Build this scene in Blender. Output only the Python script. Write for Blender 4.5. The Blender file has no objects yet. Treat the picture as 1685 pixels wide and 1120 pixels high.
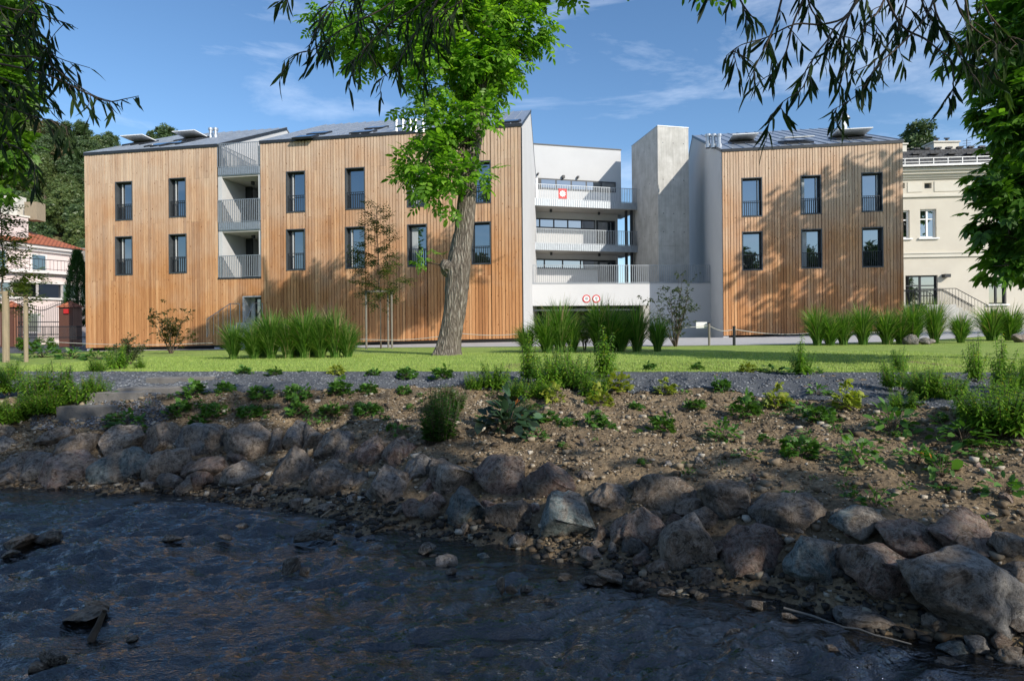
import bpy, bmesh, math, random
import numpy as np
from mathutils import Vector, Matrix, Quaternion
random.seed(7); rng = np.random.default_rng(7)
R = math.radians
C = bpy.context.scene.collection
sc = bpy.context.scene
# ---------------------------------------------------------------- camera
F = 1000.0; CX, CY = 842.5, 545.0; ROLL = R(0.5)          # photo pixels (1685 x 1120)
cr, sr = math.cos(ROLL), math.sin(ROLL)
cd = bpy.data.cameras.new('camera'); cam = bpy.data.objects.new('camera', cd); C.objects.link(cam)
cd.sensor_width = 36; cd.lens = 36*F/1685; cd.shift_y = -15/1685; cd.clip_start = .05; cd.clip_end = 3000
cam.matrix_world = Matrix(((cr, sr, 0, 0), (0, 0, -1, 0), (-sr, cr, 0, 0), (0, 0, 0, 1)))
sc.camera = cam
# ---------------------------------------------------------------- sky and sun
SUN = Vector((0.92, -1.0, .80)).normalized()
w = bpy.data.worlds.new('World'); sc.world = w; w.use_nodes = True
nt = w.node_tree; N = nt.nodes; L = nt.links; N.clear()
out = N.new('ShaderNodeOutputWorld'); bg = N.new('ShaderNodeBackground'); sky = N.new('ShaderNodeTexSky')
sky.sky_type = 'NISHITA'; sky.sun_disc = False; sky.sun_elevation = math.asin(SUN.z)
sky.sun_rotation = math.atan2(SUN.x, SUN.y); sky.air_density = 1.0; sky.dust_density = .5; sky.ozone_density = 3.0
bg.inputs[1].default_value = .135
tc = N.new('ShaderNodeTexCoord'); mp = N.new('ShaderNodeMapping'); mp.inputs['Scale'].default_value = (1.0, 1.5, 4.5)
mp.inputs['Rotation'].default_value = (0, R(16), 0)
nz = N.new('ShaderNodeTexNoise'); nz.inputs['Scale'].default_value = 2.2; nz.inputs['Detail'].default_value = 9; nz.inputs['Roughness'].default_value = .62
nz.inputs['Distortion'].default_value = .35
rp = N.new('ShaderNodeValToRGB'); rp.color_ramp.elements[0].position = .50; rp.color_ramp.elements[1].position = .82
rp.color_ramp.elements[1].color = (.55, .55, .55, 1)
mx = N.new('ShaderNodeMixRGB'); mx.inputs[2].default_value = (7.5, 8.2, 9.4, 1)
L.new(tc.outputs['Generated'], mp.inputs[0]); L.new(mp.outputs[0], nz.inputs[0]); L.new(nz.outputs[0], rp.inputs[0])
L.new(rp.outputs[0], mx.inputs[0]); hsv = N.new('ShaderNodeHueSaturation'); hsv.inputs['Saturation'].default_value = 1.12; hsv.inputs['Value'].default_value = .98; L.new(sky.outputs[0], hsv.inputs['Color']); L.new(hsv.outputs[0], mx.inputs[1]); L.new(mx.outputs[0], bg.inputs[0]); L.new(bg.outputs[0], out.inputs[0])
sl = bpy.data.lights.new('sun', 'SUN'); so = bpy.data.objects.new('sun', sl); C.objects.link(so)
sl.energy = 3.9; sl.angle = R(.5); sl.color = (1, .93, .82)
so.rotation_euler = SUN.to_track_quat('Z', 'Y').to_euler(); so.location = SUN*60
sc.view_settings.view_transform = 'Standard'; sc.view_settings.look = 'None'; sc.view_settings.gamma = 1
sc.view_settings.exposure = 0.38
# ---------------------------------------------------------------- helpers
def ray(px, py):
    u = (px-CX)/F; v = -(py-CY)/F
    return (u*cr+v*sr, 1.0, -u*sr+v*cr)
def P(px, py, d):
    r = ray(px, py); return Vector((r[0]*d, d, r[2]*d))
def tag(o, label=None, cat=None, group=None, kind=None):
    if label: o['label'] = label
    if cat: o['category'] = cat
    if group: o['group'] = group
    if kind: o['kind'] = kind
    return o
def empty(name, loc=(0, 0, 0), label=None, cat=None, group=None):
    o = bpy.data.objects.new(name, None); C.objects.link(o); o.location = loc; o.empty_display_size = .2
    return tag(o, label, cat, group)
def link(name, me, parent=None, m=None):
    o = bpy.data.objects.new(name, me); C.objects.link(o)
    if m: me.materials.append(m)
    if parent is not None:
        o.parent = parent; pl = Vector(parent.location); g = parent.parent
        while g is not None: pl += Vector(g.location); g = g.parent
        if not me.get('local'): o.location = -pl
    return o
def mesh_np(name, V, Fs, smooth=False):
    """V (n,3); Fs list of (m,k) index arrays"""
    me = bpy.data.meshes.new(name); V = np.asarray(V, np.float32)
    Fs = [np.asarray(f, np.int32) for f in Fs if len(f)]
    me.vertices.add(len(V)); me.vertices.foreach_set('co', V.ravel())
    lp = np.concatenate([f.ravel() for f in Fs]); tot = np.concatenate([np.full(len(f), f.shape[1], np.int32) for f in Fs])
    me.loops.add(len(lp)); me.loops.foreach_set('vertex_index', lp)
    me.polygons.add(len(tot)); me.polygons.foreach_set('loop_start', np.concatenate([[0], np.cumsum(tot)[:-1]]).astype(np.int32))
    me.polygons.foreach_set('loop_total', tot)
    if smooth: me.polygons.foreach_set('use_smooth', np.ones(len(tot), bool))
    me.update(calc_edges=True); me.validate()
    return me
class MB:
    def __init__(s): s.v = []; s.f = []
    def add(s, vs, fs):
        b = len(s.v); s.v += [tuple(v) for v in vs]; s.f += [tuple(i+b for i in f) for f in fs]; return s
    def hexa(s, p):   # 8 pts: bottom 4 ccw, top 4
        return s.add(p, [(0,3,2,1),(4,5,6,7),(0,1,5,4),(1,2,6,5),(2,3,7,6),(3,0,4,7)])
    def box(s, x0, x1, y0, y1, z0, z1):
        return s.hexa([(x0,y0,z0),(x1,y0,z0),(x1,y1,z0),(x0,y1,z0),(x0,y0,z1),(x1,y0,z1),(x1,y1,z1),(x0,y1,z1)])
    def prism(s, poly, z0, z1):   # poly ccw list (x,y); z1 may be list
        n = len(poly); z1 = z1 if isinstance(z1, (list, tuple)) else [z1]*n; z0 = z0 if isinstance(z0, (list, tuple)) else [z0]*n
        vs = [(p[0], p[1], a) for p, a in zip(poly, z0)]+[(p[0], p[1], a) for p, a in zip(poly, z1)]
        return s.add(vs, [tuple(range(n))[::-1], tuple(range(n, 2*n))]+[(i, (i+1) % n, n+(i+1) % n, n+i) for i in range(n)])
    def tube(s, pts, rad, k=6, cap=True):
        pts = [Vector(p) for p in pts]; n = len(pts)
        rad = rad if isinstance(rad, (list, tuple)) else [rad]*n
        ref = Vector((0.13, .31, 1)) if abs((pts[-1]-pts[0]).normalized().z) < .8 else Vector((1, .1, 0))
        vs = []
        for i, p in enumerate(pts):
            t = (pts[min(i+1, n-1)]-pts[max(i-1, 0)]).normalized(); a = t.cross(ref)
            if a.length < 1e-4: a = t.orthogonal()
            a.normalize(); b = t.cross(a)
            for j in range(k):
                q = 2*math.pi*j/k; vs.append(p+(a*math.cos(q)+b*math.sin(q))*rad[i])
        fs = [(i*k+j, i*k+(j+1) % k, (i+1)*k+(j+1) % k, (i+1)*k+j) for i in range(n-1) for j in range(k)]
        if cap: fs += [tuple(range(k)), tuple(range((n-1)*k, n*k))[::-1]]
        return s.add(vs, fs)
    def build(s, name, m, parent=None, smooth=False, local=False):
        me = bpy.data.meshes.new(name); me.from_pydata(s.v, [], s.f); me.update()
        bm = bmesh.new(); bm.from_mesh(me); bmesh.ops.recalc_face_normals(bm, faces=bm.faces); bm.to_mesh(me); bm.free()
        if smooth: me.polygons.foreach_set('use_smooth', np.ones(len(me.polygons), bool))
        if local: me['local'] = 1
        return link(name, me, parent, m)
def copy_tree(o, parent=None):
    c = o.copy(); C.objects.link(c)
    if parent is not None: c.parent = parent
    for ch in list(o.children): copy_tree(ch, c)
    return c
class Fr:
    """a vertical wall plane from A to B (plan), s along, d outward (towards the creek), z up"""
    def __init__(s, A, B):
        s.A = Vector(A); s.B = Vector(B); s.len = (s.B-s.A).length; s.t = (s.B-s.A)/s.len; s.n = Vector((s.t.y, -s.t.x))
    def pt(s, a, d, z):
        p = s.A+s.t*a+s.n*d; return (p.x, p.y, z)
    def hit(s, px, py, off=0):
        r = ray(px, py); A = s.A+s.n*off; k = A.dot(s.n)/(r[0]*s.n.x+r[1]*s.n.y)
        p = Vector((r[0]*k, r[1]*k)); return (p-A).dot(s.t), r[2]*k, k
    def box(s, mb, a0, a1, d0, d1, z0, z1):
        mb.hexa([s.pt(a0,d1,z0), s.pt(a1,d1,z0), s.pt(a1,d0,z0), s.pt(a0,d0,z0), s.pt(a0,d1,z1), s.pt(a1,d1,z1), s.pt(a1,d0,z1), s.pt(a0,d0,z1)])
# numpy value noise
def _h(ix, iy, iz):
    n = (ix*374761393+iy*668265263+iz*2147483647) & 0xffffffff
    n = ((n ^ (n >> 13))*1274126177) & 0xffffffff
    return ((n ^ (n >> 16)) & 0xffff)/65535.0
def vnoise(p):
    p = np.asarray(p, np.float64); i = np.floor(p).astype(np.int64); f = p-i; f = f*f*(3-2*f); r = 0
    for a in (0, 1):
        for b in (0, 1):
            for c in (0, 1):
                wt = (f[:,0] if a else 1-f[:,0])*(f[:,1] if b else 1-f[:,1])*(f[:,2] if c else 1-f[:,2])
                r = r+wt*_h(i[:,0]+a, i[:,1]+b, i[:,2]+c)
    return r*2-1
def fbm(p, o=4, s=1.0):
    p = np.asarray(p, np.float64)*s; r = 0; a = 1.0
    for k in range(o): r = r+a*vnoise(p+k*17.3); p = p*2.03; a *= .5
    return r
# ---------------------------------------------------------------- materials
def lnk(nt, a, b): nt.links.new(a, b)
def ramp(nt, stops):
    n = nt.nodes.new('ShaderNodeValToRGB'); e = n.color_ramp.elements
    while len(e) < len(stops): e.new(.5)
    for q, (p, c) in zip(e, stops): q.position = p; q.color = (*c, 1)
    return n
def noise(nt, sc_, det=5, ro=.55, vec=None, scale=None, dist=0):
    n = nt.nodes.new('ShaderNodeTexNoise'); n.inputs['Scale'].default_value = sc_; n.inputs['Detail'].default_value = det
    n.inputs['Roughness'].default_value = ro; n.inputs['Distortion'].default_value = dist
    if vec is None: vec = geo_pos(nt)
    if scale:
        m = nt.nodes.new('ShaderNodeMapping'); m.inputs['Scale'].default_value = scale; lnk(nt, vec, m.inputs[0]); vec = m.outputs[0]
    lnk(nt, vec, n.inputs['Vector']); return n
def geo_pos(nt):
    g = nt.nodes.new('ShaderNodeTexCoord'); return g.outputs['Object']
def mixc(nt, fac, a, b, mode='MIX'):
    m = nt.nodes.new('ShaderNodeMixRGB'); m.blend_type = mode
    for i, v in ((0, fac), (1, a), (2, b)):
        if isinstance(v, (int, float)): m.inputs[i].default_value = v
        elif isinstance(v, tuple): m.inputs[i].default_value = (*v, 1)
        else: lnk(nt, v, m.inputs[i])
    return m.outputs[0]
def bump(nt, h, st, dist, b):
    n = nt.nodes.new('ShaderNodeBump'); n.inputs['Strength'].default_value = st; n.inputs['Distance'].default_value = dist
    lnk(nt, h, n.inputs['Height']); lnk(nt, n.outputs[0], b.inputs['Normal']); return n
def newmat(name, rough=.8, metal=0, spec=.5):
    m = bpy.data.materials.new(name); m.use_nodes = True; nt = m.node_tree; b = nt.nodes['Principled BSDF']
    b.inputs['Roughness'].default_value = rough; b.inputs['Metallic'].default_value = metal; b.inputs['Specular IOR Level'].default_value = spec
    return m, nt, b
def plain(name, c, c2=None, s=3, rough=.8, metal=0, bs=0, bsc=30, spec=.5, scale=None):
    m, nt, b = newmat(name, rough, metal, spec)
    c2 = c2 or tuple(x*.8 for x in c); n = noise(nt, s, 6, .6, scale=scale); r = ramp(nt, [(.3, c), (.7, c2)])
    lnk(nt, n.outputs[0], r.inputs[0]); lnk(nt, r.outputs[0], b.inputs['Base Color'])
    if bs: q = noise(nt, bsc, 4); bump(nt, q.outputs[0], bs, .02, b)
    return m
def leafmat(name, c1, c2, c3=None, trans=.35, rough=.45, spec=.4):
    m, nt, b = newmat(name, rough, 0, spec); g = nt.nodes.new('ShaderNodeNewGeometry')
    st = [(0, c1), (1, c2)] if c3 is None else [(0, c1), (.6, c2), (1, c3)]
    r = ramp(nt, st); lnk(nt, g.outputs['Random Per Island'], r.inputs[0])
    n = noise(nt, 1.3, 3); col = mixc(nt, .35, r.outputs[0], n.outputs[0], 'OVERLAY')
    lnk(nt, col, b.inputs['Base Color'])
    t = nt.nodes.new('ShaderNodeBsdfTranslucent'); mx = nt.nodes.new('ShaderNodeMixShader'); mx.inputs[0].default_value = trans
    tcol = mixc(nt, 1.0, col, (1.5, 1.6, .6), 'MULTIPLY'); lnk(nt, tcol, t.inputs[0])
    o = nt.nodes['Material Output']; lnk(nt, b.outputs[0], mx.inputs[1]); lnk(nt, t.outputs[0], mx.inputs[2]); lnk(nt, mx.outputs[0], o.inputs[0])
    return m
M = {}
def wood():
    m, nt, b = newmat('larch_cladding', .75, 0, .25); g = nt.nodes.new('ShaderNodeNewGeometry'); tc = geo_pos(nt)
    r = ramp(nt, [(0, (.38,.22,.12)), (.2, (.50,.30,.165)), (.8, (.60,.385,.225)), (1, (.70,.49,.31))])
    lnk(nt, g.outputs['Random Per Island'], r.inputs[0])
    # weathering: boards greyer and paler towards the top, warmer and redder near the ground
    sp = nt.nodes.new('ShaderNodeSeparateXYZ'); lnk(nt, tc, sp.inputs[0])
    mr = nt.nodes.new('ShaderNodeMapRange'); mr.inputs[1].default_value = 1; mr.inputs[2].default_value = 10; lnk(nt, sp.outputs[2], mr.inputs[0])
    nb = noise(nt, .5, 4, .6); ad = nt.nodes.new('ShaderNodeMath'); ad.operation = 'MULTIPLY_ADD'; lnk(nt, nb.outputs[0], ad.inputs[0]); ad.inputs[1].default_value = 1.3; lnk(nt, mr.outputs[0], ad.inputs[2])
    rr = ramp(nt, [(.40, (0,0,0)), (.88, (1,1,1))]); ad2 = nt.nodes.new('ShaderNodeMath'); ad2.operation = 'MULTIPLY'; ad2.inputs[1].default_value = .55; lnk(nt, ad.outputs[0], ad2.inputs[0]); lnk(nt, ad2.outputs[0], rr.inputs[0])
    warm = mixc(nt, .75, r.outputs[0], (1.0,.72,.46), 'MULTIPLY'); pale = mixc(nt, .54, r.outputs[0], (.70,.57,.46))
    col = mixc(nt, rr.outputs[0], warm, pale)
    gr = noise(nt, 3, 8, .7, scale=(9, 9, .35)); gcol = ramp(nt, [(.3, (.62,.55,.50)), (.6, (1,1,1))]); lnk(nt, gr.outputs[0], gcol.inputs[0])
    col = mixc(nt, .8, col, gcol.outputs[0], 'MULTIPLY')
    kn = nt.nodes.new('ShaderNodeTexVoronoi'); kn.inputs['Scale'].default_value = 1.0
    mp = nt.nodes.new('ShaderNodeMapping'); mp.inputs['Scale'].default_value = (5, 5, 2.2); lnk(nt, tc, mp.inputs[0]); lnk(nt, mp.outputs[0], kn.inputs['Vector'])
    kr = ramp(nt, [(.07, (.35,.2,.12)), (.13, (1,1,1))]); lnk(nt, kn.outputs['Distance'], kr.inputs[0])
    col = mixc(nt, .75, col, kr.outputs[0], 'MULTIPLY')
    lnk(nt, col, b.inputs['Base Color']); bump(nt, gr.outputs[0], .25, .01, b); return m
M['wood'] = wood()
M['white'] = plain('white_render', (.555,.56,.565), (.51,.515,.52), .6, .9, bs=.12, bsc=60)
def concrete():
    m, nt, b = newmat('concrete', .85, 0, .3); n = noise(nt, 1.2, 8, .65); r = ramp(nt, [(.3, (.40,.39,.36)), (.55, (.52,.51,.48)), (.75, (.62,.61,.58))]); lnk(nt, n.outputs[0], r.inputs[0])
    n2 = noise(nt, 1.5, 6, .6, scale=(6, 6, .4)); r2 = ramp(nt, [(.35, (.78,.78,.77)), (.6, (1,1,1))]); lnk(nt, n2.outputs[0], r2.inputs[0])
    lnk(nt, mixc(nt, .7, r.outputs[0], r2.outputs[0], 'MULTIPLY'), b.inputs['Base Color']); bump(nt, n.outputs[0], .2, .03, b); return m
M['concrete'] = concrete()
M['conc_dark'] = plain('step_concrete', (.12,.115,.108), (.20,.19,.18), 5, .9, bs=.4, bsc=40)
M['soffit'] = plain('soffit_concrete', (.38,.36,.33), (.46,.44,.41), 2, .9)
M['zinc'] = plain('zinc_roof', (.30,.34,.39), (.40,.44,.49), 1.5, .33, .45, scale=(1,1,1))
M['anth'] = plain('anthracite_metal', (.022,.025,.030), (.035,.038,.043), 4, .45, .2)
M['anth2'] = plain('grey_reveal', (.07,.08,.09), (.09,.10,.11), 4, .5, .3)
M['galv'] = plain('galvanised_steel', (.30,.33,.36), (.38,.41,.44), 6, .45, .55)
M['steel'] = plain('stainless', (.45,.47,.49), (.55,.55,.55), 6, .35, .8)
M['black'] = plain('black_gap', (.012,.012,.012), None, 3, .9)
M['curtain'] = plain('curtain', (.45,.48,.50), (.35,.38,.40), 9, .9, scale=(8,8,.3))
def glass():
    m, nt, b = newmat('window_glass', .02, 0, .9); b.inputs['Base Color'].default_value = (.006,.008,.010,1); b.inputs['IOR'].default_value = 1.85
    g = nt.nodes.new('ShaderNodeBsdfGlossy'); g.inputs['Roughness'].default_value = .015; g.inputs[0].default_value = (.75,.85,.95,1)
    mx = nt.nodes.new('ShaderNodeMixShader'); mx.inputs[0].default_value = .18; o = nt.nodes['Material Output']
    n = noise(nt, .8, 2); bump(nt, n.outputs[0], .05, .02, b)
    lnk(nt, b.outputs[0], mx.inputs[1]); lnk(nt, g.outputs[0], mx.inputs[2]); lnk(nt, mx.outputs[0], o.inputs[0]); return m
M['glass'] = glass()
M['cream'] = plain('cream_render', (.60,.56,.48), (.54,.50,.43), .7, .9, bs=.1, bsc=50)
M['cream2'] = plain('cream_trim', (.64,.61,.54), (.58,.55,.48), 1, .85)
M['pink'] = plain('pale_pink_render', (.66,.55,.52), (.60,.50,.47), .6, .9)
M['pinkw'] = plain('white_trim', (.70,.66,.63), (.64,.60,.57), 1, .8)
def tiles(name, c1, c2, sc_):
    m, nt, b = newmat(name, .6, 0, .4); n = nt.nodes.new('ShaderNodeTexBrick'); n.inputs['Scale'].default_value = sc_
    n.inputs['Color1'].default_value = (*c1, 1); n.inputs['Color2'].default_value = (*c2, 1); n.inputs['Mortar'].default_value = (c1[0]*.35, c1[1]*.35, c1[2]*.35, 1)
    n.inputs['Mortar Size'].default_value = .04; n.inputs['Brick Width'].default_value = .35; n.inputs['Row Height'].default_value = .3
    lnk(nt, geo_pos(nt), n.inputs[0]); lnk(nt, n.outputs[0], b.inputs['Base Color']); bump(nt, n.outputs['Fac'], .6, -.05, b); return m
M['tile_dark'] = tiles('dark_roof_tiles', (.035,.037,.042), (.06,.062,.068), 1.0)
M['tile_red'] = tiles('red_roof_tiles', (.42,.12,.05), (.50,.17,.08), 1.2)
M['brick'] = tiles('red_brick', (.33,.14,.09), (.40,.20,.13), 3)
M['bark'] = None
def bark():
    m, nt, b = newmat('furrowed_bark', .9, 0, .2); v = nt.nodes.new('ShaderNodeTexVoronoi'); v.feature = 'DISTANCE_TO_EDGE'; v.inputs['Scale'].default_value = 3.2
    tc = geo_pos(nt); dn = noise(nt, 2.5, 4, .6); ad = mixc(nt, .12, tc, dn.outputs['Color'], 'ADD')
    mp = nt.nodes.new('ShaderNodeMapping'); mp.inputs['Scale'].default_value = (4.6, 4.6, .62); mp.inputs['Rotation'].default_value = (0, R(-10), 0); lnk(nt, ad, mp.inputs[0]); lnk(nt, mp.outputs[0], v.inputs['Vector'])
    n2 = noise(nt, 5, 8, .7, scale=(3, 3, .8)); s = mixc(nt, .35, v.outputs['Distance'], n2.outputs[0])
    r = ramp(nt, [(.12, (.05,.04,.032)), (.26, (.17,.145,.12)), (.45, (.33,.30,.255))]); lnk(nt, s, r.inputs[0])
    lnk(nt, r.outputs[0], b.inputs['Base Color']); bump(nt, s, 1.0, .10, b); return m
M['bark'] = bark()
M['bark2'] = plain('smooth_bark', (.12,.09,.065), (.07,.055,.04), 8, .9, bs=.5, bsc=20)
M['stake'] = plain('timber_stake', (.34,.27,.18), (.25,.20,.14), 4, .85, scale=(6,6,.6), bs=.2)
M['stake2'] = plain('weathered_stake', (.22,.20,.17), (.16,.145,.125), 4, .85, scale=(6,6,.6), bs=.2)
M['walnut'] = leafmat('walnut_leaf', (.06,.15,.012), (.14,.31,.025), (.28,.48,.06), .5)
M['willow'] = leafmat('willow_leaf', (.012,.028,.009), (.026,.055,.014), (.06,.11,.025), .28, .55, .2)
M['chest'] = leafmat('chestnut_leaf', (.04,.105,.012), (.08,.19,.02), (.16,.32,.04), .45)
M['broad'] = leafmat('broad_leaf', (.05,.12,.015), (.10,.22,.025), (.18,.32,.05), .5)
M['young'] = leafmat('young_tree_leaf', (.045,.075,.012), (.08,.12,.02), (.13,.15,.03), .35)
M['shrub'] = leafmat('shrub_leaf', (.03,.05,.02), (.055,.085,.03), (.10,.12,.05), .3)
M['shrubred'] = leafmat('bronze_shrub_leaf', (.045,.05,.018), (.08,.085,.025), (.15,.10,.04), .3)
M['mgrass'] = leafmat('tall_grass_blade', (.05,.13,.02), (.10,.23,.03), (.24,.34,.09), .4, .5)
M['ger'] = leafmat('perennial_leaf', (.045,.12,.02), (.08,.19,.03), (.13,.27,.05), .35)
M['yel'] = leafmat('yellow_green_leaf', (.17,.24,.03), (.30,.36,.05), (.42,.42,.09), .35)
M['loos'] = leafmat('loosestrife_leaf', (.08,.19,.02), (.14,.28,.03), (.26,.40,.05), .45)
M['feath'] = leafmat('feathery_leaf', (.04,.11,.02), (.07,.17,.03), (.11,.24,.04), .35)
M['lig'] = leafmat('dark_round_leaf', (.02,.035,.02), (.03,.07,.03), (.06,.13,.06), .15)
M['flower'] = leafmat('yellow_petal', (.65,.52,.02), (.85,.70,.04), None, .3)
M['orange'] = leafmat('orange_petal', (.60,.13,.02), (.75,.25,.03), None, .3)
M['cypress'] = leafmat('conifer_leaf', (.02,.06,.015), (.04,.10,.02), (.06,.14,.03), .2)
M['hill1'] = leafmat('far_leaf_dark', (.04,.075,.03), (.065,.11,.04), (.09,.14,.05), .2)
M['hill2'] = leafmat('far_leaf_light', (.07,.11,.035), (.10,.15,.045), (.14,.17,.06), .25)
M['hill3'] = leafmat('far_leaf_dry', (.10,.095,.04), (.14,.12,.055), (.18,.13,.07), .2)
def lawnm():
    m, nt, b = newmat('lawn', .9, 0, .15); n = noise(nt, .7, 6, .65); n2 = noise(nt, 45, 3, .6)
    r = ramp(nt, [(.3, (.20,.30,.065)), (.5, (.28,.38,.085)), (.72, (.38,.45,.13))]); s = mixc(nt, .5, n.outputs[0], n2.outputs[0]); lnk(nt, s, r.inputs[0])
    lnk(nt, r.outputs[0], b.inputs['Base Color']); bump(nt, n2.outputs[0], .9, .04, b); return m
M['lawn'] = lawnm(); M['blade'] = leafmat('lawn_blade', (.22,.33,.07), (.32,.43,.10), (.44,.50,.15), .3, .6)
def soil():
    m, nt, b = newmat('bare_soil', .95, 0, .15); n = noise(nt, 1.3, 8, .7); n2 = noise(nt, 26, 7, .7)
    r = ramp(nt, [(.3, (.075,.054,.033)), (.5, (.205,.152,.095)), (.66, (.39,.30,.19))]); s = mixc(nt, .6, n.outputs[0], n2.outputs[0]); lnk(nt, s, r.inputs[0])
    v = nt.nodes.new('ShaderNodeTexVoronoi'); v.inputs['Scale'].default_value = 16; lnk(nt, geo_pos(nt), v.inputs['Vector'])
    lnk(nt, r.outputs[0], b.inputs['Base Color']); s2 = mixc(nt, .4, n2.outputs[0], v.outputs['Distance']); bump(nt, s2, .9, .05, b); return m
M['soil'] = soil()
def pebm(name, stops):
    m, nt, b = newmat(name, .8, 0, .3); g = nt.nodes.new('ShaderNodeNewGeometry'); r = ramp(nt, stops); lnk(nt, g.outputs['Random Per Island'], r.inputs[0])
    n = noise(nt, 40, 3); lnk(nt, mixc(nt, .3, r.outputs[0], n.outputs[0], 'OVERLAY'), b.inputs['Base Color']); return m
M['gravel'] = pebm('grey_gravel', [(0, (.06,.068,.082)), (.5, (.125,.138,.16)), (.9, (.20,.215,.24)), (1, (.36,.38,.40))])
M['gravelbase'] = plain('gravel_bed', (.05,.055,.065), (.11,.12,.13), 30, .9, bs=.8, bsc=50)
M['pebble'] = pebm('soil_pebbles', [(0, (.08,.06,.04)), (.5, (.21,.16,.105)), (.85, (.31,.26,.19)), (1, (.50,.46,.39))])
M['wetpeb'] = pebm('wet_stones', [(0, (.018,.017,.016)), (.5, (.045,.04,.034)), (.93, (.09,.08,.065)), (1, (.3,.28,.22))])
def rockm(name, a, b_, c, wet=0):
    m, nt, b = newmat(name, .75 if not wet else .3, 0, .3); oi = nt.nodes.new('ShaderNodeObjectInfo'); tc = geo_pos(nt)
    va = nt.nodes.new('ShaderNodeVectorMath'); va.operation = 'MULTIPLY_ADD'; lnk(nt, oi.outputs['Random'], va.inputs[1]); va.inputs[0].default_value = (37, 53, 71); lnk(nt, tc, va.inputs[2]); vec = va.outputs[0]
    n = noise(nt, 3.5, 10, .72, vec, dist=.8); r = ramp(nt, [(.30, a), (.48, b_), (.68, c)]); lnk(nt, n.outputs[0], r.inputs[0])
    np_ = noise(nt, 1.6, 5, .6, vec, dist=1.0); rr = ramp(nt, [(.47, (0,0,0)), (.56, (.75,.75,.75))]); lnk(nt, np_.outputs[0], rr.inputs[0]); col = mixc(nt, rr.outputs[0], r.outputs[0], (.20,.155,.12))
    n2 = noise(nt, 16, 9, .8, vec); r2 = ramp(nt, [(.40, (.22,.21,.20)), (.56, (1.1,1.1,1.1))]); lnk(nt, n2.outputs[0], r2.inputs[0]); col = mixc(nt, .9, col, r2.outputs[0], 'MULTIPLY'); n4 = noise(nt, 5, 9, .75, vec, dist=2.0); r4 = ramp(nt, [(.47, (0,0,0)), (.5, (.55,.55,.55)), (.53, (0,0,0))]); lnk(nt, n4.outputs[0], r4.inputs[0]); col = mixc(nt, r4.outputs[0], col, (.34,.32,.30))
    v = nt.nodes.new('ShaderNodeTexVoronoi'); v.feature = 'DISTANCE_TO_EDGE'; v.inputs['Scale'].default_value = 2.0; dv = mixc(nt, .5, vec, n.outputs['Color'], 'ADD'); lnk(nt, dv, v.inputs['Vector']); r3 = ramp(nt, [(.0, (.25,.24,.23)), (.018, (1,1,1))]); lnk(nt, v.outputs['Distance'], r3.inputs[0])
    col = mixc(nt, .15, col, r3.outputs[0], 'MULTIPLY'); br = nt.nodes.new('ShaderNodeMapRange'); br.inputs[3].default_value = 1.05; br.inputs[4].default_value = 1.7; lnk(nt, oi.outputs['Random'], br.inputs[0])
    col = mixc(nt, 1.0, col, (1.03,1.0,.93), 'MULTIPLY'); hs = nt.nodes.new('ShaderNodeHueSaturation'); lnk(nt, col, hs.inputs['Color']); lnk(nt, br.outputs[0], hs.inputs['Value']); lnk(nt, hs.outputs[0], b.inputs['Base Color'])
    s = mixc(nt, .45, n.outputs[0], n2.outputs[0]); s = mixc(nt, .10, s, r3.outputs[0]); bump(nt, s, 1.0, .10, b); return m
M['rk_grey'] = rockm('grey_rock', (.085,.088,.098), (.15,.15,.155), (.25,.24,.235))
M['rk_red'] = rockm('reddish_rock', (.115,.072,.06), (.19,.13,.11), (.30,.235,.21))
M['rk_brown'] = rockm('brown_rock', (.095,.078,.066), (.17,.142,.12), (.28,.24,.21))
M['rk_teal'] = rockm('bluish_rock', (.06,.08,.09), (.11,.145,.155), (.23,.27,.275))
M['rk_wet'] = rockm('wet_dark_rock', (.02,.018,.016), (.05,.043,.035), (.09,.08,.065), 1)
M['path'] = plain('pale_paving', (.40,.39,.38), (.47,.46,.45), 1.5, .9, bs=.2)
M['asph'] = plain('asphalt_drive', (.06,.06,.065), (.09,.09,.095), 3, .95)
M['hill'] = plain('dry_grass_slope', (.10,.12,.04), (.17,.14,.07), .15, .95)
M['farg'] = plain('meadow', (.08,.11,.03), (.12,.13,.05), .3, .95)
M['drystone'] = plain('rubble_wall', (.34,.31,.27), (.22,.20,.17), 6, .9, bs=.8, bsc=10)
def water():
    m, nt, b = newmat('creek_water', .02, 0, .5); b.inputs['IOR'].default_value = 1.85
    n = noise(nt, 1.2, 5, .6); r = ramp(nt, [(.3, (.002,.003,.004)), (.7, (.010,.009,.007))]); lnk(nt, n.outputs[0], r.inputs[0]); lnk(nt, r.outputs[0], b.inputs['Base Color'])
    a = noise(nt, 30, 3, .6, scale=(.6, 1.2, 1), dist=.6); c = noise(nt, 9, 4, .6, scale=(.5, 1.2, 1), dist=1.0)
    s = mixc(nt, .6, a.outputs[0], c.outputs[0]); bump(nt, s, 1.0, .032, b); return m
M['water'] = water()
M['red'] = plain('sign_red', (.55,.02,.02), (.50,.02,.02), 3, .4); M['signw'] = plain('sign_white', (.8,.8,.8), (.77,.77,.77), 3, .4)
M['green'] = plain('sign_green', (.02,.35,.12), (.02,.32,.11), 3, .4); M['rope'] = plain('pale_rope', (.6,.58,.54), (.5,.48,.45), 20, .9)
M['petalw'] = plain('pale_petal', (.7,.7,.5), None, 3, .8)
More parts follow.
